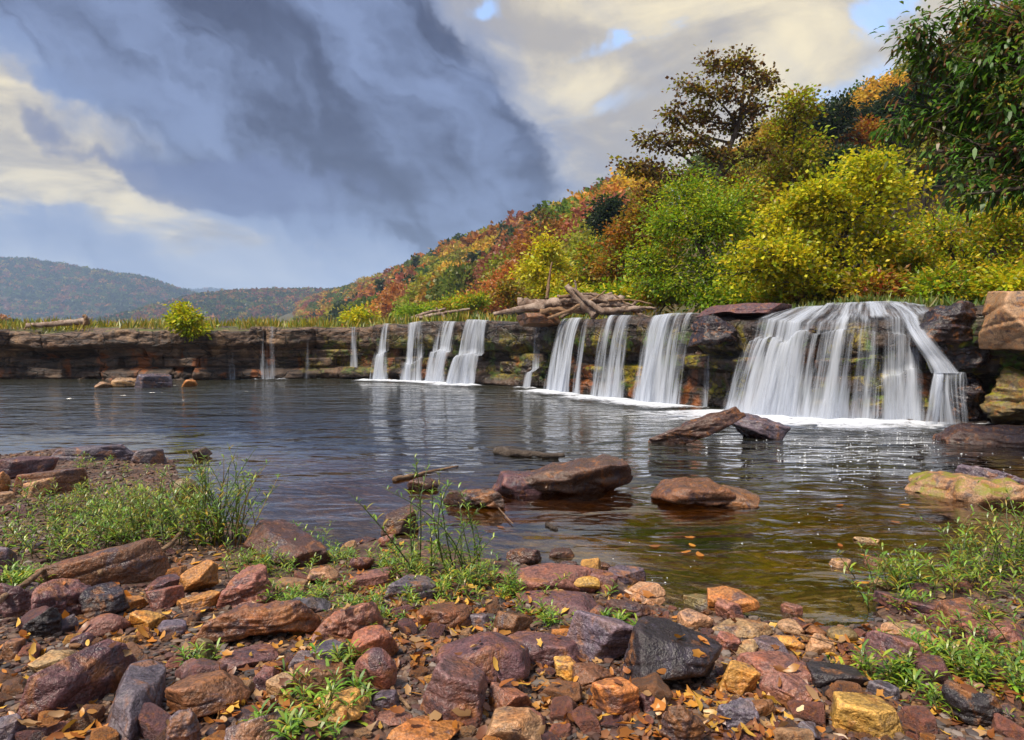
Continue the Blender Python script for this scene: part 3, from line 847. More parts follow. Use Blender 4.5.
pxs = 512 + F * P_[:, 0] / P_[:, 1]
# trees hidden wholly by the big bank trees are not needed
vis = ~((pxs > 640) & (pxs < 1040) & ((P_[:, 2] + 9 - CAMZ) / P_[:, 1] * F < 343 - 160))
P_, pxs = P_[vis], pxs[vis]
patch = fbm(np.stack([P_[:, 0] / 45, P_[:, 1] / 70, P_[:, 2] / 30], 1), 2, 7)
kind_i = r.choice(len(KINDS_), len(P_), p=pr)
kind_i = np.where((patch > 0.28) & (r.random(len(P_)) < 0.75), r.choice([4, 5, 3], len(P_)), kind_i)
kind_i = np.where((patch < -0.25) & (r.random(len(P_)) < 0.75), r.choice([0, 0, 2, 1], len(P_)), kind_i)
kind_i = np.where((pxs > 620) & (P_[:, 1] < 260), r.choice([2, 3, 4, 4, 5], len(P_)), kind_i)
height = r.uniform(8.0, 14.5, len(P_)) * np.where(pxs > 690, .75, 1.0)
orderd = np.argsort(P_[:, 1] / height * (1 + 0.0 * pxs))
tint_var = r.uniform(0.75, 1.25, (len(P_), 1)) * r.uniform(0.92, 1.08, (len(P_), 3))
colour = np.array([k[1] for k in KINDS_])[kind_i] * tint_var
NIND = 290
for rank, i in enumerate(orderd[:NIND]):
    con = kind_i[i] == 5 and r.random() < 0.4 and pxs[i] < 560
    me = con_mesh[rank % 2] if con else (close_mesh[rank % 4] if P_[i, 1] < 130 else near_mesh[rank % 6] if P_[i, 1] < 260 else mid_mesh[rank % 6])
    o = empty('autumn_tree', P_[i] - np.array([0, 0, 0.5]))
    link('crown', me[0], o, None, colour[i]); link('trunk', me[1], o)
    hh = height[i]
    o.scale = (hh * r.uniform(0.8, 1.15), hh * r.uniform(.8, 1.15), hh)
    o.rotation_euler = (0, 0, r.uniform(0, 6.28))
    nm = KINDS_[kind_i[i]][0]
    tag(o, f'{nm} tree in the dense autumn wood on the near hillside', 'tree', f'{nm} trees of the hillside wood')

def scatter_forest(name, pts, hts, cols, protos, label, seed):
    rr = np.random.default_rng(seed)
    bag = Bag()
    for j, (p, h, c) in enumerate(zip(pts, hts, cols)):
        pv, pq, tq, tt, tin = protos[j % len(protos)]
        a = rr.uniform(0, 6.28); ca, sa = math.cos(a), math.sin(a)
        nv = pq.max() + 1
        v = pv[:nv] * np.array([h * rr.uniform(.85, 1.2), h * rr.uniform(.85, 1.2), h])
        v = np.stack([v[:, 0] * ca - v[:, 1] * sa, v[:, 0] * sa + v[:, 1] * ca, v[:, 2]], 1) + p
        bag.add(v, pq, None, np.clip(tin[:nv] * c, 0, 0.8))
    o = link(name, bag.build(name, smooth=False, mats=[M['leaf']]), color=(1, 1, 1))
    tag(o, label, kind='stuff')
rest = orderd[NIND:]
scatter_forest('forest', P_[rest] - [0, 0, .6], height[rest], colour[rest], mid_protos, 'distant mass of orange and green autumn woods on the hill', 3)

def far_forest(key, count, hts, weights, label, seed, protos=far_protos):
    xx, yy, zz = FH[key]
    rr = np.random.default_rng(seed)
    nu, nv = xx.shape
    u = rr.uniform(0, nu - 1.001, count); v = rr.uniform(0.5, nv - 1.001, count)
    v[: count // 9] = nv - 1.01 - rr.uniform(0, .6, count // 9)
    i, j = u.astype(int), v.astype(int); fu, fv = u - i, v - j
    def bl(A): return A[i, j] * (1 - fu) * (1 - fv) + A[i + 1, j] * fu * (1 - fv) + A[i, j + 1] * (1 - fu) * fv + A[i + 1, j + 1] * fu * fv
    p = np.stack([bl(xx), bl(yy), bl(zz) - 1], 1)
    vis = np.abs(p[:, 0]) < p[:, 1] * 1.1
    p = p[vis]
    w = np.array(weights, float); w /= w.sum()
    n1 = fbm(p / np.array([90, 90, 60.0]), 3, seed)
    k = rr.choice(len(KINDS_), len(p), p=w)
    k = np.where((n1 > 0.15) & (rr.random(len(p)) < .6), rr.choice([4, 5], len(p)), k)
    col = np.array([q[1] for q in KINDS_])[k] * rr.uniform(.62, .9, (len(p), 1))
    scatter_forest('forest', p, rr.uniform(*hts, len(p)), col, protos, label, seed)
far_forest('a', 9000, (10, 18), (1, 2.2, .6, 1, 3, 3), 'hazy woods covering the long mountain', 31)
far_forest('b', 5200, (9, 15), (2, 2.5, 1, 1, 3, 2), 'rust and green woods on the lower ridge', 32)
far_forest('c', 1200, (16, 26), (1, 1, 1, 1, 3, 3), 'pale woods on the farthest peak', 33)
far_forest('d', 500, (6, 10), (.5, .5, .3, .6, 3, 4), 'dark green woods on the small hillside', 34, mid_protos)

# overhanging tree
def near_tree():
    bx, by = 9.0, 7.2
    bz = float(ground_h(bx, by)[0])
    root = empty('overhanging_tree', (bx, by, bz))
    tag(root, 'overhanging tree with long drooping dark green and russet leaves and seed clusters', 'tree')
    L = []
    for (cx, cy, rx, ry, d) in [(915, 35, 26, 18, 9.4), (945, 62, 34, 26, 9.2), (915, 92, 30, 22, 9.6), (900, 125, 26, 18, 9.8), (960, 105, 40, 26, 9.0), (935, 150, 40, 22, 9.2), (985, 60, 40, 30, 8.6), (1000, 20, 44, 26, 8.4),
                                (1010, 110, 44, 34, 8.2), (985, 155, 44, 26, 8.6), (1005, 190, 44, 20, 8.0), (965, 192, 34, 13, 8.6), (1040, 60, 50, 40, 7.8), (1050, 150, 50, 40, 7.8), (965, 10, 24, 12, 9.0), (1090, 100, 60, 60, 7.6), (1100, 0, 60, 50, 7.6), (1150, 60, 60, 60, 7.4), (1130, -60, 60, 50, 7.4)]:
        L.append((at_d(cx, cy, d), np.array([rx, rx * 1.0, ry]) / F * d))
    pal = [(0.05, 0.13, 0.012), (0.08, 0.19, 0.014), (0.14, 0.26, 0.014), (0.10, 0.13, 0.014), (0.16, 0.075, 0.022), (0.06, 0.15, 0.02)]
    cr, tr = grow((bx, by, bz), L, 0.115, 11, 0.2, pal, 77, lw=0.36, clump_r=0.15, droop=0.6, leafmat='leaf_near', long_leaf=True)
    link('trunk', tr, root); link('crown', cr, root)
    rr = np.random.default_rng(4)
    bag = Bag()
    pv = ico(1)[0]; pf = ico(1)[1]
    for (c, rad) in L[:14]:
        for _ in range(7):
            p = c + rand_unit(1, rr)[0] * rad * rr.uniform(.5, 1) - np.array([bx, by, bz])
            bag.add(pv * np.array([.016, .016, .026]) * rr.uniform(.7, 1.3) + p, None, pf, np.tile(np.array([(0.17, 0.06, 0.02)]) * rr.uniform(.5, 1.3), (len(pv), 1)))
    o = link('seed_clusters', bag.build('seed_clusters', mats=[M['leaf_near']]), root); o['kind'] = 'stuff'

# ------------------------------------------------------------------ rocks
_ICO = {}
def ico(sub):
    if sub not in _ICO:
        import bmesh
        bm = bmesh.new(); bmesh.ops.create_icosphere(bm, subdivisions=sub, radius=1)
        v = np.array([x.co[:] for x in bm.verts]); f = np.array([[y.index for y in x.verts] for x in bm.faces])
        bm.free(); _ICO[sub] = (v, f)
    return _ICO[sub]

def rock_shape(kind, seed, sub, dims, yaw=None, el=None, tilt=0.0):
    r = np.random.default_rng(seed)
    d, f = ico(sub)
    p, rough = {'block': (80, .013), 'boulder': (28, .018), 'slab': (80, .016), 'rough': (40, .045), 'flat': (55, .012)}[kind]
    if kind == 'boulder':
        N = rand_unit(10, r); Dp = r.uniform(.62, .98, 10)
    else:
        N, Dp = [], []
        jt = {'block': .28, 'slab': .16, 'rough': .25, 'flat': .14}[kind]
        a0 = r.uniform(0, PI)
        ns = int(r.integers(4, 7))
        for k in range(ns):                       # side faces
            aa = a0 + k * 2 * PI / ns + r.normal() * .22
            N.append([math.cos(aa), math.sin(aa), r.normal() * jt * 1.3 + .1]); Dp.append(r.uniform(.5, .72))
        N.append([r.normal() * jt, r.normal() * jt, 1.0]); Dp.append(.5)
        N.append([r.normal() * jt, r.normal() * jt, -1.0]); Dp.append(.5)
        for k in range(int(r.integers(3, 6))):    # broken corners
            q_ = rand_unit(1, r)[0]; q_[2] = abs(q_[2]) * .8 + .1
            N.append(list(q_)); Dp.append(r.uniform(.55, .74))
        N = unit(np.array(N)); Dp = np.array(Dp)
    dot = np.maximum(d @ N.T, 0) / Dp[None]
    rad = (np.sum(dot ** p, 1) + 1.0) ** (-1.0 / p)
    v = d * rad[:, None]
    ex = el if el else {'slab': (1, .6, .35), 'flat': (1, .6, .32), 'rough': (1, .6, .5)}.get(kind, (1, .8, .8))
    v = v * np.array(ex)
    a = r.uniform(-.5, .5) if yaw is None else math.radians(yaw)
    ca, sa = math.cos(a), math.sin(a)
    v = np.stack([v[:, 0] * ca - v[:, 1] * sa, v[:, 0] * sa + v[:, 1] * ca, v[:, 2]], 1)
    if tilt:
        t = math.radians(tilt); v = np.stack([v[:, 0] * math.cos(t) - v[:, 2] * math.sin(t), v[:, 1], v[:, 0] * math.sin(t) + v[:, 2] * math.cos(t)], 1)
    mn, mx = v.min(0), v.max(0)
    v = (v - (mn + mx) / 2) / (mx - mn) * np.array(dims)
    s = float(np.mean(dims))
    nrm = unit(v / (np.array(dims) ** 2))
    q = v / s
    disp = rough * s * (fbm(q * 2.0 + seed, 3, seed) * 1.6 + 0.5 * ridged(q * np.array([4, 4, 7]) + seed, 3, seed + 3) + .6 * np.minimum(fbm(q * 3.3 + seed, 2, seed + 5), 0))
    if kind != 'boulder':                       # bedding: stepped layers and split edges
        nb = unit(np.array([[r.normal() * .25, r.normal() * .25, 1.0]]))[0]
        lay = (q @ nb) * (7 if kind == 'rough' else 5) + .5 * fbm(q * 1.7 + seed, 2, seed + 7)
        k_ = np.floor(lay); fr2 = lay - k_
        hv_ = _hash(k_.astype(np.int64), np.floor(q[:, 0] * 1.6 + .3 * k_).astype(np.int64), np.full(len(q), seed % 1000), 5)
        side = 1 - np.abs(nrm @ nb)
        disp += s * side * ({'rough': .05, 'slab': .04, 'block': .022, 'flat': .03}[kind] * hv_ - .03 * np.exp(-(np.minimum(fr2, 1 - fr2) / .09) ** 2))
    if kind == 'rough':
        disp += 0.05 * s * ridged(q * np.array([3, 3, 9]) + seed, 4, seed + 9)
    v = v + nrm * disp[:, None]
    return v, f

PALR = {'P': (0.115, 0.054, 0.056), 'G': (0.105, 0.084, 0.10), 'O': (0.36, 0.15, 0.04), 'Y': (0.42, 0.22, 0.055), 'B': (0.15, 0.070, 0.032), 'K': (0.022, 0.016, 0.019), 'R': (0.20, 0.082, 0.060), 'T': (0.32, 0.19, 0.10), 'D': (0.070, 0.036, 0.026), 'M': (0.16, 0.12, 0.05)}
ROCKV, ROCKF, _rn = [], [], 0
OCC = []
_seed = 1000
def place_rock(x0, y0, x1, y1, kind, col, label, name='rock', cat='rock', group=None, water=False, ar=None, yaw=None, el=None, mat=None, sub=None, sink=0.3, lift=0.0, tilt=0.0):
    global _rn, _seed
    if kind == 'boulder' and not any(k_ in label for k_ in ('cobble', 'round', 'smooth', 'loaf', 'oval', 'finger', 'dome')): kind = 'block'
    _seed += 1
    P = at_z((x0 + x1) / 2, y1, 0.0) if water else at_ground((x0 + x1) / 2, y1)
    d = P[1]
    fx = 1.0 / F * d
    az = math.atan2(P[0], P[1]); ca, sa = math.cos(az), math.sin(az)
    grow_ = 1.0 if water else 1.10
    w = (x1 - x0) * fx * ca * grow_
    phi = math.atan((CAMZ - P[2]) / d)
    L = w * (ar if ar else {'slab': .62, 'flat': .7, 'rough': .6, 'block': .8, 'boulder': .75}[kind])
    hp = (y1 - y0) * fx * grow_
    H = (hp - L * math.sin(phi) * 0.85) / math.cos(phi)
    hmin = 0.16 * w if not ar else 0.1 * w
    if H < hmin:
        H = hmin
        L = max((hp - H * math.cos(phi)) / math.sin(phi) / 0.85, 0.35 * w)
    Ht = H * (1 + sink)
    npx = x1 - x0
    sub = sub or (5 if npx > 34 else 4)
    v, f = rock_shape(kind, _seed, sub, (w, L, Ht), yaw, el, tilt)
    v = np.stack([v[:, 0] * ca + v[:, 1] * sa, -v[:, 0] * sa + v[:, 1] * ca, v[:, 2]], 1)
    c = np.array([P[0] + sa * L * .46, P[1] + ca * L * 0.46, P[2] + H - Ht / 2 + lift])
    me = mesh(name, v, f, mats=[M[mat or ('wet_rock' if water else 'rock')]])
    rr = np.random.default_rng(_seed)
    cc = np.array(PALR[col]) * rr.uniform(.85, 1.15) * rr.uniform(.94, 1.06, 3)
    o = link(name, me, None, c, cc)
    tag(o, label, cat, group)
    ROCKV.append(v + c); ROCKF.append(f + _rn); _rn += len(v)
    OCC.append((c[0], c[1], w / 2, L / 2))
    return o

R_ = place_rock
HERO = [
 (48, 446, 138, 461, 'slab', 'G', 'longest grey flat slab lying along the left waterline', dict(ar=.18)),
 (132, 450, 166, 464, 'slab', 'G', 'grey slab at the tip of the left spit beside the weeds', dict(ar=.3)),
 (-8, 458, 58, 479, 'slab', 'P', 'purple brown slab running off the left edge at the water', dict(ar=.25)),
 (-10, 472, 10, 493, 'boulder', 'O', 'rounded orange stone at the left edge by the slab', {}),
 (17, 471, 88, 494, 'flat', 'B', 'flat brown slab behind the tan block and the grass', dict(ar=.3)),
 (23, 477, 57, 497, 'block', 'T', 'tan block standing on the flat brown slab near the grass', {}),
 (-6, 492, 17, 504, 'flat', 'T', 'flat pinkish stone at the left edge below the orange stone', {}),
 (-12, 545, 17, 574, 'boulder', 'G', 'dark grey boulder cut by the left edge left of the long slab', {}),
 (39, 545, 174, 586, 'slab', 'B', 'long dark slab with a brown face below the grass patch', dict(ar=.3, yaw=4, el=(1, .35, .35))),
 (-6, 584, 33, 618, 'rough', 'P', 'pitted purple rock under the left stick', {}),
 (35, 581, 98, 621, 'rough', 'P', 'rough purple rock at the lower end of the long bent stick', {}),
 (81, 584, 131, 619, 'boulder', 'K', 'blue grey pitted boulder below the long bent stick', {}),
 (24, 608, 62, 639, 'rough', 'K', 'blackish brown knobbly rock under the rough purple rock', {}),
 (82, 611, 131, 636, 'boulder', 'R', 'reddish oval cobble left of the yellow tan stones', {}),
 (128, 607, 168, 631, 'block', 'Y', 'yellow tan stone right of the reddish oval cobble', {}),
 (147, 585, 184, 611, 'block', 'R', 'pinkish brown angular block above the yellow tan stone', {}),
 (146, 575, 181, 591, 'block', 'P', 'small purple stone just left of the orange tan block', {}),
 (180, 562, 218, 594, 'block', 'O', 'orange tan block above the layered rock', {}),
 (109, 633, 138, 650, 'block', 'Y', 'small yellow tan stone above the long diagonal slab', {}),
 (156, 621, 186, 637, 'flat', 'G', 'flat purple grey stone right of the yellow tan stone', {}),
 (30, 652, 76, 674, 'slab', 'T', 'flat angular tan stone left of the long diagonal slab', {}),
 (16, 651, 142, 714, 'slab', 'P', 'long diagonal purple slab propped over the gravel', dict(ar=.5, yaw=22, el=(1, .26, .3))),
 (104, 650, 172, 744, 'slab', 'G', 'blue grey slab lying end on across the diagonal slab', dict(ar=2.5, yaw=-14, el=(.5, 1, .2))),
 (-8, 716, 29, 748, 'boulder', 'G', 'grey boulder in the bottom left corner', {}),
 (168, 667, 249, 721, 'boulder', 'B', 'brown boulder with a hollow face right of the blue grey slab', {}),
 (166, 716, 203, 750, 'rough', 'G', 'rough grey stone under the brown hollow boulder', {}),
 (176, 658, 205, 681, 'boulder', 'P', 'purple stone between the blue grey slab and brown hollow boulder', {}),
 (219, 647, 279, 671, 'boulder', 'P', 'purple brown loaf shaped stone tucked under the layered rock', {}),
 (196, 608, 316, 646, 'rough', 'B', 'layered brown rock with an overhanging edge', dict(ar=.4, yaw=-3, el=(1, .45, .3), lift=.02)),
 (271, 597, 331, 621, 'slab', 'G', 'grey pink slab behind the layered brown rock', {}),
 (219, 568, 274, 609, 'rough', 'R', 'pink and tan craggy rock right of the orange tan block', {}),
 (314, 602, 382, 643, 'rough', 'R', 'porous pink rock right of the layered brown rock', {}),
 (349, 625, 398, 663, 'boulder', 'R', 'smooth pinkish cobble below the porous pink rock', {}),
 (355, 650, 396, 693, 'boulder', 'R', 'split cobble with a grey top and red side', {}),
 (305, 640, 349, 664, 'flat', 'G', 'flat purple grey stone under the porous pink rock', {}),
 (287, 652, 320, 674, 'flat', 'G', 'flat grey stone beside the loaf shaped stone', {}),
 (267, 673, 302, 700, 'block', 'T', 'pale tan angular stone amid orange leaves', {}),
 (292, 663, 347, 702, 'slab', 'B', 'brown tilted stone above the lower grass tuft', {}),
 (254, 667, 281, 691, 'block', 'P', 'small mauve stone left of the pale tan angular stone', {}),
 (318, 692, 370, 727, 'boulder', 'Y', 'yellow brown pitted stone right of the lower grass tuft', {}),
 (225, 714, 288, 752, 'slab', 'G', 'grey blue slab at the bottom edge by the grass tuft', {}),
 (212, 704, 282, 730, 'flat', 'D', 'dark wet slab behind the bottom grey blue slab', {}),
 (197, 638, 216, 666, 'block', 'M', 'greenish stone in the gap under the layered rock', {}),
 (410, 602, 472, 631, 'slab', 'B', 'brown tilted slab at the foot of the middle grass patch', {}),
 (467, 613, 491, 628, 'flat', 'G', 'small flat grey stone left of the tan cube', {}),
 (490, 609, 532, 641, 'block', 'B', 'tan brown cube shaped rock', dict(yaw=12)),
 (438, 630, 530, 688, 'boulder', 'P', 'big smooth purple boulder with an orange streaked top', {}),
 (418, 662, 487, 727, 'block', 'P', 'chunky broken mauve block in front of the big purple boulder', {}),
 (508, 631, 582, 669, 'flat', 'P', 'smooth low purple slab right of the big purple boulder', {}),
 (490, 686, 532, 719, 'block', 'R', 'reddish block right of the chunky mauve block', {}),
 (483, 708, 542, 752, 'block', 'T', 'tan pointed rock at the bottom edge', dict(yaw=30)),
 (389, 719, 464, 752, 'boulder', 'O', 'orange and purple boulder cut by the bottom edge', {}),
 (375, 710, 412, 727, 'boulder', 'R', 'pink finger shaped stone left of the chunky mauve block', {}),
 (371, 692, 400, 711, 'flat', 'G', 'grey flat stone below the split cobble', {}),
 (385, 576, 435, 603, 'slab', 'G', 'grey pyramid shaped stone in the middle grass patch', dict(el=(1, .7, .6))),
 (346, 570, 396, 591, 'flat', 'R', 'flat pink brown stone left of the grey pyramid stone', {}),
 (350, 555, 374, 571, 'boulder', 'P', 'small purple cobble behind the flat pink brown stone', {}),
 (379, 534, 395, 547, 'boulder', 'R', 'small pink cobble behind the middle grass patch', {}),
 (490, 563, 592, 593, 'slab', 'R', 'red brown slab on the waterline right of the middle weeds', {}),
 (553, 570, 598, 593, 'block', 'Y', 'golden yellow stone on the red brown slab', {}),
 (518, 589, 598, 617, 'boulder', 'P', 'long smooth purple loaf stone below the golden stone', dict(el=(1, .45, .4))),
 (586, 571, 617, 595, 'block', 'P', 'purple red stone right of the golden stone', {}),
 (563, 613, 634, 664, 'slab', 'G', 'grey slab leaning against the big black block', dict(yaw=-25, el=(1, .6, .45))),
 (618, 621, 722, 697, 'block', 'K', 'big black angular block, darkest rock of the shore', dict(yaw=18)),
 (554, 659, 582, 682, 'block', 'Y', 'small golden cube below the grey leaning slab', {}),
 (571, 661, 615, 691, 'block', 'B', 'brown flat faced block right of the small golden cube', {}),
 (593, 678, 638, 720, 'block', 'O', 'bright orange stone in front of the big black block', {}),
 (607, 601, 655, 623, 'rough', 'D', 'dark wet brown rock behind the big black block', {}),
 (625, 581, 664, 604, 'boulder', 'T', 'pale elongated stone at the water behind the dark wet rock', {}),
 (606, 565, 645, 583, 'flat', 'G', 'grey wet stone half in the water right of the red slab', {}),
 (590, 605, 613, 624, 'boulder', 'B', 'brown cobble left of the dark wet rock', {}),
 (684, 594, 721, 610, 'flat', 'M', 'flat mossy grey stone at the water edge', {}),
 (707, 585, 758, 617, 'boulder', 'O', 'orange brown wet boulder reaching into the shallow water', {}),
 (715, 599, 743, 620, 'block', 'R', 'pink red split stone before the orange brown wet boulder', {}),
 (678, 609, 712, 630, 'boulder', 'T', 'rounded tan stone behind the right end of the black block', {}),
 (711, 618, 772, 639, 'flat', 'T', 'broad flat tan stone along the inlet', {}),
 (715, 632, 740, 653, 'boulder', 'R', 'small pink stone right of the black block', {}),
 (778, 620, 804, 635, 'boulder', 'T', 'round tan brown stone at the inlet mouth', {}),
 (769, 633, 804, 651, 'boulder', 'Y', 'yellow oval stone below the round tan brown stone', {}),
 (803, 625, 826, 638, 'boulder', 'B', 'brown stone wedged at the water between two round stones', {}),
 (827, 626, 857, 644, 'boulder', 'M', 'olive grey round stone at the inlet', {}),
 (804, 635, 836, 656, 'block', 'T', 'chunky tan stone below the inlet', {}),
 (745, 637, 788, 657, 'slab', 'G', 'grey slab stone left of the yellow oval stone', {}),
 (735, 640, 758, 657, 'block', 'T', 'pale square stone touching the grey slab stone', {}),
 (735, 653, 818, 683, 'slab', 'R', 'broad pinkish slab below the grey slab stone', {}),
 (760, 673, 820, 710, 'boulder', 'R', 'pink heart shaped stone with a tan rim', {}),
 (806, 660, 874, 695, 'block', 'K', 'black brown wedge behind the large yellow boulder', {}),
 (828, 690, 906, 738, 'block', 'Y', 'large yellow tan boulder with small pits', dict(yaw=-8)),
 (717, 664, 759, 698, 'slab', 'Y', 'yellow brown stone right of the black block base', {}),
 (715, 701, 758, 734, 'rough', 'G', 'rough grey triangular stone amid leaves', {}),
 (743, 699, 775, 720, 'slab', 'B', 'brown layered stone right of the rough grey triangle', {}),
 (663, 707, 700, 748, 'rough', 'B', 'pitted brown stone at the bottom edge below the black block', {}),
 (864, 631, 926, 679, 'block', 'P', 'dark purple wedge pointing up beside the right weeds', dict(yaw=-20, el=(1, .5, .8))),
 (881, 622, 937, 643, 'flat', 'T', 'flat tan stone at the water under the right weeds', {}),
 (873, 591, 953, 617, 'slab', 'P', 'grey pink rock under the upper right weeds', {}),
 (929, 598, 1000, 633, 'flat', 'B', 'broad brown slab under the upper right weeds', {}),
 (950, 617, 1034, 652, 'slab', 'R', 'red purple slab at the right edge among weeds', {}),
 (942, 690, 999, 727, 'rough', 'K', 'dark knobbly rock below the right weeds', {}),
 (996, 705, 1034, 732, 'block', 'B', 'brown block at the right edge', {}),
 (915, 613, 931, 625, 'boulder', 'B', 'small brown cobble beside the flat tan stone', {}),
 (856, 657, 876, 676, 'block', 'T', 'small tan stone left of the dark purple wedge', {}),
 (866, 682, 899, 701, 'slab', 'G', 'greyish stone behind the large yellow boulder', {}),
 (636, 695, 662, 716, 'flat', 'P', 'small flat purple stone right of the bright orange stone', {}),
 (793, 722, 820, 746, 'block', 'G', 'grey stone at the bottom edge left of the large yellow boulder', {}),
 (907, 642, 938, 656, 'flat', 'T', 'flat pale stone within the right weeds', {}),
 (245, 519, 328, 568, 'slab', 'D', 'sloping brown rock at the water right of the tall weeds', dict(ar=.9, yaw=-28, el=(1, .5, .28), tilt=-10)),
 (269, 519, 287, 528, 'boulder', 'D', 'small dark cobble at the water on the sloping brown rock', {}),
 (308, 567, 338, 585, 'boulder', 'T', 'tan stone left of the flat pink brown stone', {}),
 (30, 692, 62, 712, 'boulder', 'D', 'dark stone under the end of the long diagonal slab', {}),
 (70, 632, 96, 648, 'flat', 'P', 'flat purple stone below the reddish oval cobble', {}),
 (0, 640, 28, 660, 'flat', 'B', 'flat brown stone at the left edge below the pitted purple rock', {}),
 (104, 595, 148, 612, 'flat', 'O', 'flat orange stone between the grey boulder and pink block', {}),
 (178, 592, 220, 611, 'flat', 'O', 'flat orange slab under the orange tan block', {}),
 (555, 560, 579, 571, 'rough', 'D', 'small dark stone in the water behind the red slab', dict(water=True)),
 (549, 547, 575, 557, 'flat', 'D', 'small dark stone carrying an orange leaf in the water', dict(water=True)),
 (506, 547, 541, 563, 'rough', 'D', 'dark wet stone beside the middle weeds in the water', dict(water=True)),
 (591, 561, 613, 569, 'flat', 'D', 'thin dark sliver of rock in the water', dict(water=True)),
 (340, 536, 380, 549, 'flat', 'D', 'low dark wet rock left of the wet red boulder', dict(water=True)),
 (379, 503, 420, 536, 'block', 'D', 'wet reddish brown boulder with a pointed left end in the water', dict(water=True)),
 (407, 475, 439, 491, 'boulder', 'D', 'small dark dome rock under the floating stick', dict(water=True)),
 (441, 485, 504, 509, 'rough', 'D', 'low long brown rock left of the broad midstream rock', dict(water=True, yaw=-22, el=(1, .35, .3))),
 (489, 452, 632, 496, 'rough', 'D', 'broad brown midstream rock with a sloping top', dict(water=True, ar=.62, yaw=-6, el=(1, .6, .22), tilt=4)),
 (489, 466, 560, 496, 'block', 'P', 'dark left shoulder of the broad midstream rock', dict(water=True)),
 (649, 473, 740, 509, 'rough', 'B', 'tan brown cracked rock right of the broad midstream rock', dict(water=True, ar=.95, yaw=-10, el=(1, .6, .25))),
 (715, 484, 761, 507, 'block', 'B', 'brown lump at the right end of the tan cracked rock', dict(water=True)),
 (898, 467, 1045, 502, 'rough', 'T', 'mossy yellow slab lying low in the water at the right', dict(water=True, ar=.7, mat='moss_rock', el=(1, .6, .2))),
 (955, 465, 1034, 486, 'rough', 'G', 'grey purple rock behind the mossy yellow slab', dict(water=True, ar=.4)),
 (646, 404, 746, 444, 'rough', 'D', 'long pointed brown rock tilting up before the falls', dict(water=True, ar=.3, yaw=14, el=(1, .4, .16), tilt=17)),
 (724, 411, 789, 439, 'rough', 'G', 'grey pointed rock right of the long tilted rock', dict(water=True, el=(1, .6, .3), tilt=-14)),
 (94, 381, 113, 388, 'boulder', 'T', 'small pale stone in the far pool by the left ledge', dict(water=True)),
 (111, 377, 142, 387, 'slab', 'T', 'flat tan rock in the far pool', dict(water=True)),
 (134, 373, 173, 388, 'slab', 'G', 'grey tilted rock in the far pool', dict(water=True)),
 (181, 379, 198, 387, 'boulder', 'O', 'small orange rock at the right of the far pool rocks', dict(water=True)),
 (905, 437, 1060, 445, 'rough', 'D', 'reddish brown rock shelf awash under the side cascade', dict(water=True, lift=-.06, sink=.8)),
 (172, 476, 200, 498, 'boulder', 'M', 'olive rounded rock in the water behind the tall weeds', dict(water=True)),
 (192, 446, 213, 458, 'boulder', 'D', 'small dark rock alone in the water left', dict(water=True)),
 (828, 557, 852, 568, 'flat', 'T', 'pale flat stone barely above the shallows', dict(water=True)),
 (866, 577, 902, 588, 'flat', 'T', 'low stone in the shallows left of the right weeds', dict(water=True)),
 (852, 536, 880, 542, 'flat', 'T', 'pale stone awash in the brown shallows', dict(water=True)),
 (862, 555, 892, 566, 'flat', 'B', 'brown stone awash with an orange leaf', dict(water=True)),
 (780, 602, 803, 614, 'flat', 'R', 'pinkish sunken stone in the inlet', dict(water=True)),
]
for h_ in HERO:
    R_(*h_[:7], **h_[7])
near_tree()

# smaller rubble between the rocks
rb = np.random.default_rng(12)
SM = []
for i in range(14):
    kd = ['block', 'slab', 'flat', 'rough', 'block'][i % 5]
    v, f = rock_shape(kd, 4000 + i, 4, {'block': (1, .85, .75), 'boulder': (1, .8, .65), 'flat': (1, .75, .35), 'rough': (1, .8, .6), 'slab': (1, .6, .35)}[kd])
    SM.append((mesh('stone', v, f, mats=[M['rock']]), v, f))
small_n = 0
occ = np.array(OCC)
for _ in range(9000):
    if small_n >= 285: break
    px = rb.uniform(-20, 1044); py = rb.uniform(440, 752) if rb.random() < .25 else rb.uniform(575, 752)
    p = at_ground(px, py)
    if not is_land(p[0], p[1]) or p[2] < 0.012: continue
    s = math.exp(rb.normal(math.log(0.085), 0.40)); s = min(max(s, 0.04), 0.20)
    e = (((occ[:, 0] - p[0]) / (occ[:, 2] * .72 + s * .22)) ** 2 + ((occ[:, 1] - p[1]) / (occ[:, 3] * .72 + s * .22)) ** 2)
    if (e < 1).any(): continue
    me, v, f = SM[rb.integers(0, len(SM))]
    ck = rb.choice(list('PGOYBKRTDBRPTB'))
    o = link('stone', me, None, (p[0], p[1], p[2] + s * .16), np.array(PALR[ck]) * rb.uniform(.7, 1.25))
    o.scale = (s, s, s); a = rb.uniform(0, 6.28); o.rotation_euler = (rb.normal() * .2, rb.normal() * .2, a)
    cn = {'P': 'purple brown', 'G': 'grey', 'O': 'orange', 'Y': 'yellow tan', 'B': 'brown', 'K': 'blackish', 'R': 'pinkish', 'T': 'tan', 'D': 'dark'}[ck]
    tag(o, f'little {cn} stone filling a gap between the bigger shore rocks', 'stone', f'little {cn} stones between the shore rocks')
    ca, sa = math.cos(a), math.sin(a)
    vv = v * s; vv = np.stack([vv[:, 0] * ca - vv[:, 1] * sa, vv[:, 0] * sa + vv[:, 1] * ca, vv[:, 2]], 1) + np.array(o.location)
    ROCKV.append(vv); ROCKF.append(f + _rn); _rn += len(vv)
    occ = np.concatenate([occ, [[p[0], p[1], s * .5, s * .45]]])
    small_n += 1

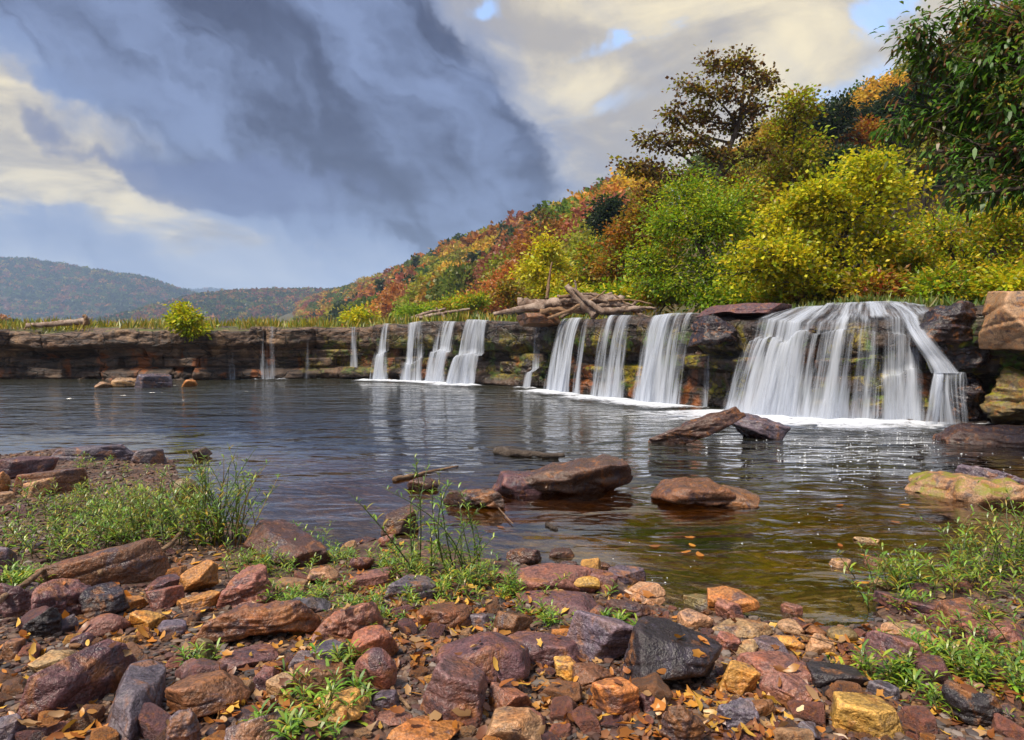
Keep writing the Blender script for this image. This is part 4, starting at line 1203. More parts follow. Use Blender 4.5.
# surface lookup for what lies on top
nearm = (GV[:, 0] > -9) & (GV[:, 0] < 8) & (GV[:, 1] > 1.5) & (GV[:, 1] < 9.6)
gf = GF[nearm[GF].all(1)]
allv = np.concatenate([np.concatenate(ROCKV), GV]); rf = np.concatenate(ROCKF)
tri = np.concatenate([rf, gf[:, :3] + _rn, gf[:, [0, 2, 3]] + _rn])
BVH = BVHTree.FromPolygons([tuple(x) for x in allv], [tuple(x) for x in tri.tolist()])
def drop(x, y):
    h = BVH.ray_cast(Vector((x, y, 3.0)), Vector((0, 0, -1)))
    return (np.array(h[0]), np.array(h[1])) if h[0] is not None else (None, None)

# gravel
gb = Bag(); gr = np.random.default_rng(21)
pb = []
for i in range(8):
    v, f = rock_shape(['block', 'boulder', 'flat'][i % 3], 4500 + i, 1, (1, .8, .5)); pb.append((v, f))
gp = []
for k_g in range(25000):
    px = gr.uniform(-20, 1044); py = gr.uniform(446, 752) if gr.random() < .3 else gr.uniform(590, 752)
    if k_g > 19000: px, py = gr.choice([gr.uniform(1044, 2200), gr.uniform(-900, -20)]), gr.uniform(500, 752)
    elif k_g > 15000: px, py = gr.uniform(-20, 190), gr.uniform(448, 560)
    p = at_z(px, py, 0.12)
    if p[1] > 10: continue
    gp.append(p)
gp = np.array(gp); inl = inside(gp[:, :2], POLY)
nearw = seg_dist(gp[:, :2], SHORE) < 0.25
gp = gp[inl | nearw]
gz = ground_h(gp[:, 0], gp[:, 1])
pcol = np.array([(0.12, 0.06, 0.045), (0.17, 0.10, 0.065), (0.09, 0.07, 0.065), (0.2, 0.13, 0.09), (0.10, 0.045, 0.035), (0.22, 0.11, 0.05), (0.25, 0.2, 0.17)])
for p, z in zip(gp, gz):
    s = min(math.exp(gr.normal(math.log(.02), .45)), .05) * (1 + 0.06 * p[1])
    v, f = pb[gr.integers(0, 8)]
    a = gr.uniform(0, 6.28); ca, sa = math.cos(a), math.sin(a)
    vv = np.stack([v[:, 0] * ca - v[:, 1] * sa, v[:, 0] * sa + v[:, 1] * ca, v[:, 2]], 1) * s + np.array([p[0], p[1], z + s * .12])
    gb.add(vv, None, f, np.tile(pcol[gr.integers(0, len(pcol))] * gr.uniform(.4, 1.0), (len(v), 1)))
m, n, out = material('gravel')
at_ = n.node('ShaderNodeAttribute', attribute_name='tint').outputs['Color']
b = n.node('ShaderNodeBsdfPrincipled', {'Base Color': at_, 'Roughness': 0.6})
n.l.new(b.outputs[0], out.inputs[0])
o = link('gravel', gb.build('gravel', smooth=False, mats=[m])); tag(o, 'brown and grey gravel scattered over the shore', kind='stuff')

# fallen leaves
lb = Bag(); lr = np.random.default_rng(22)
lcol = np.array([(0.46, 0.17, 0.025), (0.55, 0.24, 0.03), (0.34, 0.11, 0.02), (0.26, 0.10, 0.03), (0.60, 0.34, 0.05), (0.42, 0.24, 0.10), (0.22, 0.08, 0.03)])
clus = [(300, 690, 30, 14), (330, 655, 30, 14), (400, 640, 34, 20), (560, 650, 30, 16), (650, 705, 50, 14), (700, 690, 30, 20), (540, 690, 40, 20), (780, 700, 50, 18), (850, 650, 30, 14), (930, 690, 60, 26), (60, 690, 60, 30), (250, 720, 40, 16), (500, 610, 40, 16), (230, 555, 50, 14), (620, 600, 30, 10), (440, 600, 40, 14), (990, 700, 30, 20), (700, 735, 60, 10), (120, 620, 60, 24), (370, 580, 30, 12)]
def lobed(k, L):
    """a curled broad leaf with toothed outline: centre fan"""
    nn = 10
    th = np.linspace(0, 2 * PI, nn, endpoint=False)
    rad = (0.5 + 0.07 * np.cos(5 * th) * (k % 3 == 0) + 0.07 * lr.normal(size=nn)) * L
    rad[0] *= 1.25
    x = np.cos(th) * rad * 1.15; y = np.sin(th) * rad * (0.55 if k % 3 else 0.8)
    cu = lr.uniform(-.5, 1.1)
    z = cu * (y ** 2) / L * 1.6 + lr.uniform(-.2, .7) * (x ** 2) / L
    v = np.concatenate([[[0, 0, 0]], np.stack([x, y, z], 1)])
    f = np.array([[0, 1 + i, 1 + (i + 1) % nn] for i in range(nn)])
    return v, f
cnt = 0
for i in range(2900):
    if i < 2300:
        c = clus[lr.integers(0, len(clus))]
        px, py = c[0] + lr.normal() * c[2], c[1] + lr.normal() * c[3]
    else:
        px, py = lr.uniform(-10, 1034), lr.uniform(540, 750)
    p = at_ground(px, py)
    if not is_land(p[0], p[1]): continue
    hp, hn = drop(p[0], p[1])
    if hp is None: continue
    if hp[2] > p[2] + 0.05 and lr.random() < .95: continue
    L = lr.uniform(.025, .06)
    v, f = lobed(i, L)
    a = lr.uniform(0, 6.28)
    t1 = np.array([math.cos(a), math.sin(a), 0]); nn_ = unit(hn + lr.normal(size=3) * .35)
    t1 = unit(t1 - nn_ * (t1 @ nn_)); t2 = np.cross(nn_, t1)
    vv = v[:, :1] * t1 + v[:, 1:2] * t2 + v[:, 2:] * nn_ + hp + np.array([0, 0, 0.012])
    lb.add(vv, None, f, np.tile(lcol[lr.integers(0, len(lcol))] * lr.uniform(.7, 1.25), (len(v), 1)))
o = link('leaf_litter', lb.build('leaf_litter', smooth=True, mats=[M['litter']]), color=(1, 1, 1)); tag(o, 'fallen orange and brown leaves between the shore rocks', kind='stuff')
# leaves afloat
FL = [(690, 537), (692, 545), (840, 505), (895, 522), (685, 552), (868, 556), (500, 497), (501, 527), (664, 499), (905, 505), (840, 545), (560, 551), (700, 555), (863, 583), (795, 610), (655, 546)]
for k, (px, py) in enumerate(FL):
    p = at_z(px, py, 0.008)
    v, f = lobed(k, 0.075); v[:, 2] *= .25
    v[:, 2] -= v[:, 2].min()
    o = link('floating_leaf', mesh('floating_leaf', v, f, tint=np.tile(lcol[k % 4], (len(v), 1)), mats=[M['litter']]), None, p, (1, 1, 1)); o.rotation_euler = (0, 0, k * 1.7)
    tag(o, 'orange fallen leaf afloat on the brown shallow water', 'leaf', 'orange leaves afloat on the shallows')

# ------------------------------------------------------------------ weeds and grass
WG = np.array([(0.12, 0.26, 0.014), (0.20, 0.36, 0.018), (0.09, 0.20, 0.014), (0.29, 0.38, 0.02), (0.20, 0.26, 0.02)])
WY = np.array([(0.45, 0.32, 0.02), (0.36, 0.24, 0.02), (0.30, 0.28, 0.02)])
def weed(px, py, stems, h, spread, leafL, label, seed, yellow=.08, lean=.35, group=None, name='weed', leaves=16, loc=None):
    r = np.random.default_rng(seed)
    p = at_ground(px, py) if loc is None else loc
    root = empty(name, p)
    tag(root, label, 'weed', group)
    st, lf = Bag(), Bag()
    for i in range(stems):
        b0 = np.array([r.normal() * spread, r.normal() * spread * .8, 0])
        gz_ = float(gh(p[0] + b0[0], p[1] + b0[1])) - p[2]
        b0[2] = max(gz_, -p[2]) - .01
        hh = h * r.uniform(.45, 1.1)
        d = unit(np.array([r.normal() * lean, r.normal() * lean, 1.0]))
        bend = np.array([r.normal() * .25, r.normal() * .25, -.08]) * hh
        t = np.linspace(0, 1, 7)[:, None]
        pts = b0 + d * hh * t + bend * t ** 2
        v, q_, t_ = tube(pts, np.linspace(.0035, .0012, 7) * (0.7 + h), 4)
        sc = np.array((0.10, 0.14, 0.03)) if r.random() > yellow else np.array((0.3, 0.2, 0.04))
        st.add(v, q_, t_, np.tile(sc * r.uniform(.7, 1.2), (len(v), 1)))
        nl = max(4, int(leaves * r.uniform(.7, 1.3)))
        f = np.sort(r.uniform(.12, 1.0, nl)); 
        pos = np.stack([np.interp(f, np.linspace(0, 1, 7), pts[:, k]) for k in range(3)], 1)
        az = r.uniform(0, 6.28) + np.arange(nl) * 2.4
        D = np.stack([np.cos(az), np.sin(az), r.uniform(.15, .95, nl) + .5 * f], 1)
        L = leafL * 1.1 * r.uniform(.55, 1.3, nl) * (1.1 - .35 * f)
        v, q_, t_ = leaf_long(pos, D, L, L * r.uniform(.10, .16, nl), .3)
        k = r.integers(0, len(WG), nl); c = WG[k].copy()
        yl = r.random(nl) < yellow; c[yl] = WY[r.integers(0, 3, yl.sum())]
        c *= r.uniform(.7, 1.3, (nl, 1))
        lf.add(v, q_, t_, np.repeat(c, 6, 0))
    o_ = link('stems', st.build('stems', mats=[M['weed']]), root, color=(1, 1, 1)); o_['kind'] = 'stuff'
    link('leaves', lf.build('leaves', smooth=False, mats=[M['weed']]), root, color=(1, 1, 1))
    return root
W = [
 (212, 545, 40, .80, .15, .085, 'tall bushy weed standing at the water on the left shore', .18, dict(lean=.2, leaves=26)),
 (238, 540, 14, .8, .08, .08, 'thin weed with airy tips on the right flank of the tall bushy weed', .2, dict(lean=.18, leaves=24)),
 (180, 520, 30, .55, .16, .08, 'weed clump between the grass patch and the tall bushy weed', .2, {}),
 (120, 540, 64, .34, .30, .07, 'wide low weed patch above the long dark slab', .15, {}),
 (70, 550, 60, .34, .26, .075, 'low weeds at the left end of the grass patch', .12, {}),
 (120, 515, 60, .38, .32, .08, 'yellowing weeds at the back of the grass patch', .25, {}),
 (160, 535, 50, .5, .2, .08, 'leafy weeds in the middle of the grass patch', .18, {}),
 (75, 520, 46, .34, .3, .07, 'sparse weeds behind the left end of the grass patch', .2, {}),
 (45, 490, 14, .16, .14, .08, 'small weeds around the tan block', .15, {}),
 (100, 470, 14, .22, .2, .07, 'thin weeds among the slabs at the left waterline', .15, {}),
 (15, 590, 10, .16, .06, .1, 'bright tuft at the left edge above the stick', .05, {}),
 (30, 580, 20, .12, .1, .06, 'short weeds left of the long dark slab', .05, {}),
 (85, 580, 3, .14, .02, .1, 'tiny sprig against the face of the long dark slab', .0, {}),
 (270, 575, 22, .2, .12, .06, 'weeds on the slope below the sloping brown rock', .08, {}),
 (255, 568, 14, .22, .09, .06, 'weeds right below the tall bushy weed', .1, {}),
 (310, 548, 6, .26, .03, .08, 'slender sprig at the water beside the sloping brown rock', .02, {}),
 (335, 560, 14, .16, .1, .06, 'weeds at the water left of the middle grass patch', .05, {}),
 (280, 605, 22, .16, .09, .07, 'grass tuft behind the layered brown rock', .05, {}),
 (325, 600, 16, .15, .1, .06, 'weeds between the grey pink slab and the water', .08, {}),
 (440, 575, 9, .82, .07, .085, 'tallest upright weed of the middle grass patch', .08, dict(leaves=30, lean=.2)),
 (464, 572, 9, .60, .08, .075, 'leafy upright weed right of the tallest middle weed', .08, dict(leaves=36, lean=.22)),
 (405, 568, 44, .20, .22, .07, 'low weed carpet behind the grey pyramid stone', .15, {}),
 (450, 590, 50, .20, .24, .07, 'low weed carpet in the middle of the shore', .2, {}),
 (480, 585, 22, .22, .12, .07, 'weeds left of the red brown slab', .15, {}),
 (420, 612, 24, .13, .2, .06, 'short grass around the brown tilted slab', .2, {}),
 (375, 610, 20, .12, .16, .06, 'short weeds above the smooth pinkish cobble', .15, {}),
 (515, 597, 8, .15, .05, .08, 'sprig before the red brown slab', .02, {}),
 (548, 622, 12, .12, .08, .07, 'small tuft below the long purple loaf stone', .05, {}),
 (618, 628, 8, .1, .06, .08, 'small green tuft behind the big black block', .02, {}),
 (325, 720, 14, .17, .07, .075, 'bright grass tuft at the bottom between the stones', .04, {}),
 (300, 735, 10, .12, .06, .08, 'bright grass tuft at the bottom edge', .04, {}),
 (345, 690, 12, .16, .09, .09, 'grass blades above the yellow brown pitted stone', .1, {}),
 (350, 665, 6, .12, .04, .07, 'sprig between the two pink cobbles', .05, {}),
 (900, 590, 12, .30, .06, .09, 'leaning weed over the shallows at the left of the right weeds', .2, {}),
 (950, 590, 46, .34, .24, .09, 'dense weeds above the shallows at the right', .2, {}),
 (1000, 575, 46, .5, .22, .09, 'dense weeds rising toward the right edge', .2, {}),
 (1030, 560, 24, .7, .14, .09, 'tall weeds at the right edge over the water', .15, {}),
 (915, 612, 10, .16, .06, .08, 'sprig on the grey pink rock', .1, {}),
 (990, 640, 14, .34, .1, .09, 'yellow stemmed weed on the red purple slab', .25, dict(lean=.6)),
 (960, 670, 30, .18, .2, .085, 'low weeds in front of the red purple slab', .1, {}),
 (1000, 680, 24, .22, .18, .09, 'leafy weeds at the right edge above the dark knobbly rock', .12, {}),
 (890, 682, 16, .16, .09, .09, 'weeds at the foot of the dark purple wedge', .08, {}),
 (925, 660, 18, .18, .1, .08, 'weeds right of the dark purple wedge', .08, {}),
 (960, 715, 10, .1, .12, .06, 'tiny weeds left of the dark knobbly rock', .1, {}),
 (200, 668, 6, .1, .05, .07, 'tiny sprig under the layered rock', .0, {}),
]
for i, w_ in enumerate(W):
    weed(w_[0], w_[1], w_[2], w_[3], w_[4], w_[5], w_[6], 700 + i, w_[7], **w_[8])

# grass along the brink
def grass_strip(name, px0, px1, count, w0, w1, h0, h1, label, seed, pal, hide=None):
    r = np.random.default_rng(seed)
    s = r.uniform(s_at_px(px0), s_at_px(px1), count)
    w = r.uniform(w0, w1, count)
    keep = vnoise(np.stack([s * .9, w * .7, 0 * s], 1), seed) > -.15
    s, w = s[keep], w[keep]
    p = path(s) - path_n(s) * w[:, None]
    z = np.where(w < 5.2, plat_z(s, w), upper_z(p[:, 0], p[:, 1])) - .03
    c = np.stack([p[:, 0], p[:, 1], z], 1)
    N = len(c)
    D = np.stack([r.normal(size=N) * .4, r.normal(size=N) * .4, np.ones(N)], 1)
    L = r.uniform(h0, h1, N)
    v, q_ = leaf_quads(c, D, unit(np.stack([r.normal(size=N), -np.ones(N), 0 * L], 1)), L, np.maximum(L * .12, .022))
    pal = np.array(pal); t = pal[r.integers(0, len(pal), N)] * r.uniform(.7, 1.3, (N, 1))
    o = link(name, mesh(name, v, q_, False, tint=np.repeat(t, 4, 0), mats=[M['weed']]), color=(1, 1, 1))
    tag(o, label, kind='stuff')
GY = [(0.26, 0.29, 0.018), (0.38, 0.32, 0.02), (0.16, 0.22, 0.015), (0.42, 0.27, 0.02)]
grass_strip('grass', -200, 380, 11000, .5, 9, .18, .65, 'yellow green grass along the top of the left ledge', 1, GY)
grass_strip('grass', 350, 520, 5000, 1.5, 10, .2, .7, 'green grass on the bank behind the middle falls', 2, GY + [(0.10, 0.18, 0.015)])
grass_strip('grass', 590, 1010, 9000, 5.0, 9, .2, .6, 'green grass fringe behind the river brink', 3, [(0.10, 0.18, 0.015), (0.16, 0.22, 0.018), (0.22, 0.20, 0.02)])

# ------------------------------------------------------------------ driftwood and sticks
def log(px_pts, depth, r0, r1, label, mat='drift', name='log', cat='log', group=None, ground=False, z=None, sides=14, dy=None, seed=1, rough=.5):
    if ground:
        P = []
        for (x, y) in px_pts:
            g = at_ground(x, y); hp, hn = drop(g[0], g[1]) if g[1] < 9.5 else (g, None)
            P.append(np.array([g[0], g[1], g[2]]))
        P = np.array(P)
    elif z is not None:
        P = np.array([at_z(x, y, z) for x, y in px_pts])
    else:
        P = np.array([at_d(x, y, depth + (dy[i] if dy else 0)) for i, (x, y) in enumerate(px_pts)])
    n_ = max(22, 6 * len(P))
    c = P.mean(0)
    pts = smooth_path(P - c, n_)
    pts += 0.35 * r0 * np.stack([fbm(np.stack([np.arange(n_) * .5, np.full(n_, k * 9.1 + seed), np.zeros(n_)], 1), 2, seed) for k in range(3)], 1)
    v, q_, t_ = tube(pts, np.linspace(r0, r1, n_), sides, seed, rough)
    o = link(name, mesh(name, v, [q_, t_], mats=[M[mat]]), None, c)
    tag(o, label, cat, group)
    return o
LD = 23.6
log([(518, 303), (540, 304), (562, 303)], LD, .20, .17, 'thick pale log at the top left of the driftwood pile', seed=2)
log([(494, 314), (515, 310), (545, 306)], LD - .3, .06, .14, 'tapering bleached log reaching left out of the driftwood pile', seed=3)
log([(566, 286), (578, 298), (597, 315)], LD - 1.0, .10, .19, 'bleached trunk leaning down across the driftwood pile', seed=4, dy=[.4, .2, 0])
log([(574, 289), (586, 300), (604, 313)], LD - 1.3, .05, .10, 'thin pole beside the leaning bleached trunk', seed=44, dy=[.4, .2, 0])
log([(556, 304), (580, 303), (600, 301)], LD + .2, .16, .14, 'brown log behind the leaning bleached trunk', seed=5)
log([(584, 299), (604, 299), (622, 300)], LD, .17, .15, 'grey log lying across the right of the driftwood pile', seed=6)
log([(596, 306), (620, 305), (640, 312)], LD - .5, .09, .05, 'crooked branch at the right end of the driftwood pile', seed=7)
log([(600, 311), (622, 310), (640, 308)], LD - .8, .11, .08, 'low log at the right foot of the driftwood pile', seed=8)
log([(575, 280), (576, 288), (574, 298)], LD + .3, .03, .05, 'short upright stub on top of the driftwood pile', seed=9)
log([(552, 262), (549, 280), (547, 299)], LD + 2.5, .03, .07, 'thin bare sapling stem behind the driftwood pile', seed=10, mat='stick')
log([(540, 311), (565, 310), (585, 312)], LD - .4, .10, .08, 'lower brown log under the thick pale log', seed=11, mat='stick')
log([(608, 296), (616, 300), (634, 306)], LD + .2, .06, .04, 'slanting stick among the right driftwood', seed=12)
log([(590, 294), (600, 296), (612, 293)], LD + .6, .06, .05, 'small branch lying on top of the grey log', seed=13)
log([(618, 303), (630, 309), (642, 315)], LD - .3, .05, .06, 'short slanted branch at the far right of the driftwood', seed=14)
log([(548, 318), (566, 312), (580, 305)], LD - .9, .05, .06, 'stick propped on the brown slab under the driftwood', seed=15, mat='stick')
sr = np.random.default_rng(99)
for k in range(26):
    px = sr.uniform(545, 640); top = 292 + 9 * abs(px - 590) / 45
    py = sr.uniform(top, 315); ln = sr.uniform(8, 26); an = sr.normal() * .35 + (.3 if px > 600 else -.15)
    dx, dy_ = math.cos(an) * ln, math.sin(an) * ln
    log([(px - dx, py - dy_ * .7), (px, py + sr.normal() * 1.2), (px + dx, py + dy_ * .7)], LD + sr.uniform(-1.0, .8), sr.uniform(.03, .08), sr.uniform(.015, .05), 'weathered stick among the jumble of the driftwood pile', mat=['drift', 'stick', 'drift'][k % 3], name='stick', cat='stick', group='loose sticks of the driftwood pile', seed=100 + k, sides=8)
# small heap further left
log([(400, 321), (420, 318), (440, 313)], 33, .11, .08, 'pale log of the small heap behind the leftmost falls', seed=16)
log([(412, 318), (430, 312), (446, 309)], 33.5, .09, .05, 'slanted branch of the small heap behind the leftmost falls', seed=17)
log([(436, 308), (440, 313), (446, 318)], 33.2, .05, .07, 'short stub of the small heap behind the leftmost falls', seed=18)
log([(440, 314), (456, 311), (470, 309)], 34, .09, .05, 'branch trailing right from the small heap', seed=19)
t_ = log([(27, 326), (50, 324), (74, 322), (88, 321)], 30.4, .10, .15, 'long bleached log lying on the left ledge', seed=20)
log([(84, 315), (86, 319), (85, 325)], 30.2, .07, .09, 'upturned stump end beside the long bleached log', seed=21, mat='stick', cat='stump', name='stump')
log([(24, 330), (26, 326), (27, 320)], 30.4, .03, .02, 'upright twig at the left end of the bleached log', seed=22, mat='stick', name='twig', cat='twig')
# slab beneath the pile and big stones on the brink
def slab_at(px0, y0, px1, y1, depth, L, kind, col, label, seed, mat='rock', yaw=0, el=None, name='boulder'):
    a = at_d(px0, y1, depth); b_3 = at_d(px1, y0, depth)
    w, H = b_3[0] - a[0], b_3[2] - a[2]
    cx = (a[0] + b_3[0]) / 2; az = math.atan2(cx, depth); ca, sa = math.cos(az), math.sin(az)
    v, f = rock_shape(kind, seed, 6, (w * ca, L, H), yaw, el)
    v = np.stack([v[:, 0] * ca + v[:, 1] * sa, -v[:, 0] * sa + v[:, 1] * ca, v[:, 2]], 1)
    o = link(name, mesh(name, v, f, mats=[M[mat]]), None, (cx + sa * L / 2, depth + ca * L / 2, (a[2] + b_3[2]) / 2), PALR[col])
    tag(o, label, 'rock')
    return o
slab_at(515, 312, 562, 326, 23.0, 1.6, 'slab', 'B', 'brown flat slab carrying the driftwood pile', 61)
slab_at(974, 284, 1100, 352, 11.9, 2.0, 'slab', 'T', 'massive smooth tan boulder overhanging the right end of the falls', 62)
slab_at(908, 300, 988, 345, 13.0, 1.5, 'rough', 'K', 'black wet rock between the side cascade and the tan boulder', 63, mat='wet_rock')
slab_at(932, 330, 1000, 372, 13.35, 1.2, 'rough', 'K', 'lower black wet rock above the side cascade shelf', 64, mat='wet_rock')
slab_at(932, 374, 992, 430, 13.5, 1.3, 'rough', 'K', 'dark shelf rock the side cascade pours over', 65, mat='wet_rock')
slab_at(984, 372, 1060, 436, 12.3, 1.6, 'rough', 'M', 'mossy yellow rock below the tan boulder', 66, mat='moss_rock')
slab_at(692, 302, 795, 318, 16.4, 1.9, 'slab', 'P', 'flat purple rock on the brink left of the widest fall', 67)
slab_at(688, 316, 738, 345, 16.0, 1.2, 'rough', 'K', 'dark wet rock under the flat purple rock', 68, mat='wet_rock')
# sticks of the shore
log([(98, 588), (130, 577), (158, 566), (176, 551), (186, 538), (199, 530)], 0, .022, .012, 'long bent stick lying over the left shore rocks', mat='stick', name='stick', cat='stick', ground=True, seed=31, sides=8)
bpy.data.objects[[k.name for k in bpy.data.objects if k.get('label', '').startswith('long bent stick')][0]].location.z += 0.09
o = log([(-6, 628), (20, 609), (47, 589)], 0, .016, .013, 'straight stick at the left edge over the pitted purple rock', mat='stick', name='stick', cat='stick', ground=True, seed=32); o.location.z += .12
log([(394, 480), (420, 474), (458, 466)], 0, .03, .012, 'floating stick above the small dark dome rock', mat='stick', name='stick', cat='stick', z=.02, seed=33)
log([(496, 451), (520, 454), (566, 455)], 0, .07, .03, 'waterlogged log with a raised knob behind the midstream rock', z=.04, seed=34, mat='bark')
log([(492, 500), (503, 513), (513, 524)], 0, .008, .004, 'thin pale twig sticking out of the water by the low long rock', mat='stick', name='twig', cat='twig', z=.015, seed=35)
o = log([(782, 644), (812, 651), (842, 657)], 0, .005, .004, 'straw coloured stalk across the stones by the inlet', mat='stick', name='twig', cat='twig', ground=True, seed=36); o.location.z += .07
o = log([(388, 686), (398, 700), (410, 714)], 0, .008, .006, 'thin twig left of the chunky mauve block', mat='stick', name='twig', cat='twig', ground=True, seed=37); o.location.z += .02
o = log([(60, 731), (76, 720)], 0, .011, .009, 'short broken twig on the gravel at the lower left', mat='stick', name='twig', cat='twig', ground=True, seed=38); o.location.z += .012
log([(547, 524), (556, 529)], 0, .02, .015, 'little dark bark piece afloat right of the low long rock', mat='bark', name='bark_piece', cat='bark', z=.01, seed=39)

# ------------------------------------------------------------------ water surface
wx = axis(-260, 60, -10, 12, 0.10, 1.10); wy = axis(0.5, 40, 2.5, 16, 0.10, 1.08)
Xw, Yw = np.meshgrid(wx, wy, indexing='ij')
dep = -ground_h(Xw.ravel(), Yw.ravel())
pw = np.stack([Xw.ravel(), Yw.ravel()], 1)
# distance to the pouring part of the ledge drives the chop
fall_line = path(np.linspace(s_at_px(380), s_at_px(970), 60))
dfall = seg_dist(pw, fall_line)
dsh = seg_dist(pw, SHORE)
chop = 0.12 + 0.85 * sstep(0.8, 6.0, dsh)
m, n, out = material('river_water')
tc = n.node('ShaderNodeTexCoord').outputs['Object']
dp = n.node('ShaderNodeAttribute', attribute_name='depth').outputs['Fac']
ch = n.node('ShaderNodeAttribute', attribute_name='chop').outputs['Fac']
w1 = n.noise(n.mapping(tc, (1.0, 2.0, 1.0)), 1.3, 2, 0.5, 0.8)
w2 = n.noise(n.mapping(tc, (1.0, 2.0, 1.0), rot=(0, 0, .35)), 4.2, 3, 0.55, 0.6)
w3 = n.noise(n.mapping(tc, (0.7, 1.9, 1.0), rot=(0, 0, -.15)), 0.55, 2, 0.5, 0.6)
hh = n.m('ADD', n.m('MULTIPLY', w1, 0.16), n.m('ADD', n.m('MULTIPLY', w2, 0.030), n.m('MULTIPLY', w3, 0.30)))
hh = n.m('MULTIPLY', hh, n.m('MULTIPLY', ch, n.ss(n.noise(tc, 0.16, 3), 0.3, 0.65, 0.55, 1.35)))
nrm = n.bump(hh, 1.0, 1.0)
fr = n.node('ShaderNodeFresnel', {'IOR': 2.0, 'Normal': nrm})
def ex(k): return n.m('POWER', 2.718, n.m('MULTIPLY', dp, -k))
tint_ = n.node('ShaderNodeCombineColor', {0: ex(1.1), 1: ex(1.8), 2: ex(3.6)})
tr = n.node('ShaderNodeBsdfTransparent', {'Color': tint_.outputs[0]})
murk = n.node('ShaderNodeBsdfDiffuse', {'Color': (0.030, 0.030, 0.022)})
body = n.node('ShaderNodeMixShader', {0: n.ss(dp, 0.35, 1.5, 0.0, 0.92), 1: tr.outputs[0], 2: murk.outputs[0]})
gl = n.node('ShaderNodeBsdfGlossy', {'Color': (1, 1, 1), 'Roughness': 0.04, 'Normal': nrm})
mx = n.node('ShaderNodeMixShader', {0: fr.outputs[0], 1: body.outputs[0], 2: gl.outputs[0]})
n.l.new(mx.outputs[0], out.inputs[0])
wat = link('water', mesh('water', np.stack([Xw.ravel(), Yw.ravel(), np.zeros(Xw.size)], 1), grid_faces(len(wx), len(wy)), mats=[m], attrs={'depth': np.clip(dep, 0, 3), 'chop': chop}))
tag(wat, 'rippled river pool below the falls reflecting the clouds', kind='structure')

# ------------------------------------------------------------------ waterfalls
m, n, out = material('falling_water')
uv = n.node('ShaderNodeUVMap').outputs[0]
dn = n.node('ShaderNodeAttribute', attribute_name='dens').outputs['Fac']
s0 = n.noise(n.mapping(uv, (2.6, 0.35, 1.0), loc=(1, 9, 0)), 1.0, 3, 0.6, 0.5)
s1 = n.noise(n.mapping(uv, (7.5, 0.40, 1.0)), 1.0, 3, 0.55, 0.35)
s2 = n.noise(n.mapping(uv, (24.0, 0.8, 1.0), loc=(3, 5, 0)), 1.0, 3, 0.6, 0.3)
st = n.m('ADD', n.m('MULTIPLY', s0, 0.40), n.m('ADD', n.m('MULTIPLY', s1, 0.38), n.m('MULTIPLY', s2, 0.22)))
thr = n.m('SUBTRACT', 0.74, n.m('MULTIPLY', dn, 0.46))
al = n.ss(st, thr, n.m('ADD', thr, 0.26))
al = n.m('MULTIPLY', al, 0.92)
br = n.ss(s2, 0.3, 0.7, 0.72, 1.0)
colw = n.mix(br, (0.34, 0.40, 0.52), (0.62, 0.66, 0.74))
d_ = n.node('ShaderNodeBsdfDiffuse', {'Color': colw}); t2 = n.node('ShaderNodeBsdfTranslucent', {'Color': colw})
wd = n.node('ShaderNodeMixShader', {0: .35, 1: d_.outputs[0], 2: t2.outputs[0]})
tp = n.node('ShaderNodeBsdfTransparent')
mx = n.node('ShaderNodeMixShader', {0: al, 1: tp.outputs[0], 2: wd.outputs[0]})
n.l.new(mx.outputs[0], out.inputs[0]); M['fall'] = m
m, n, out = material('foam')
tc = n.node('ShaderNodeTexCoord').outputs['Object']
dn = n.node('ShaderNodeAttribute', attribute_name='dens').outputs['Fac']
f1 = n.noise(n.mapping(tc, (1.0, 1.5, 1.0)), 3.2, 6, 0.7, 0.9)
thr = n.m('SUBTRACT', 0.74, n.m('MULTIPLY', dn, 0.64))
al = n.m('MULTIPLY', n.ss(f1, thr, n.m('ADD', thr, .40)), 0.95)
d_ = n.node('ShaderNodeBsdfDiffuse', {'Color': (0.66, 0.69, 0.76)})
tp = n.node('ShaderNodeBsdfTransparent')
mx = n.node('ShaderNodeMixShader', {0: al, 1: tp.outputs[0], 2: d_.outputs[0]})
n.l.new(mx.outputs[0], out.inputs[0]); M['foam'] = m

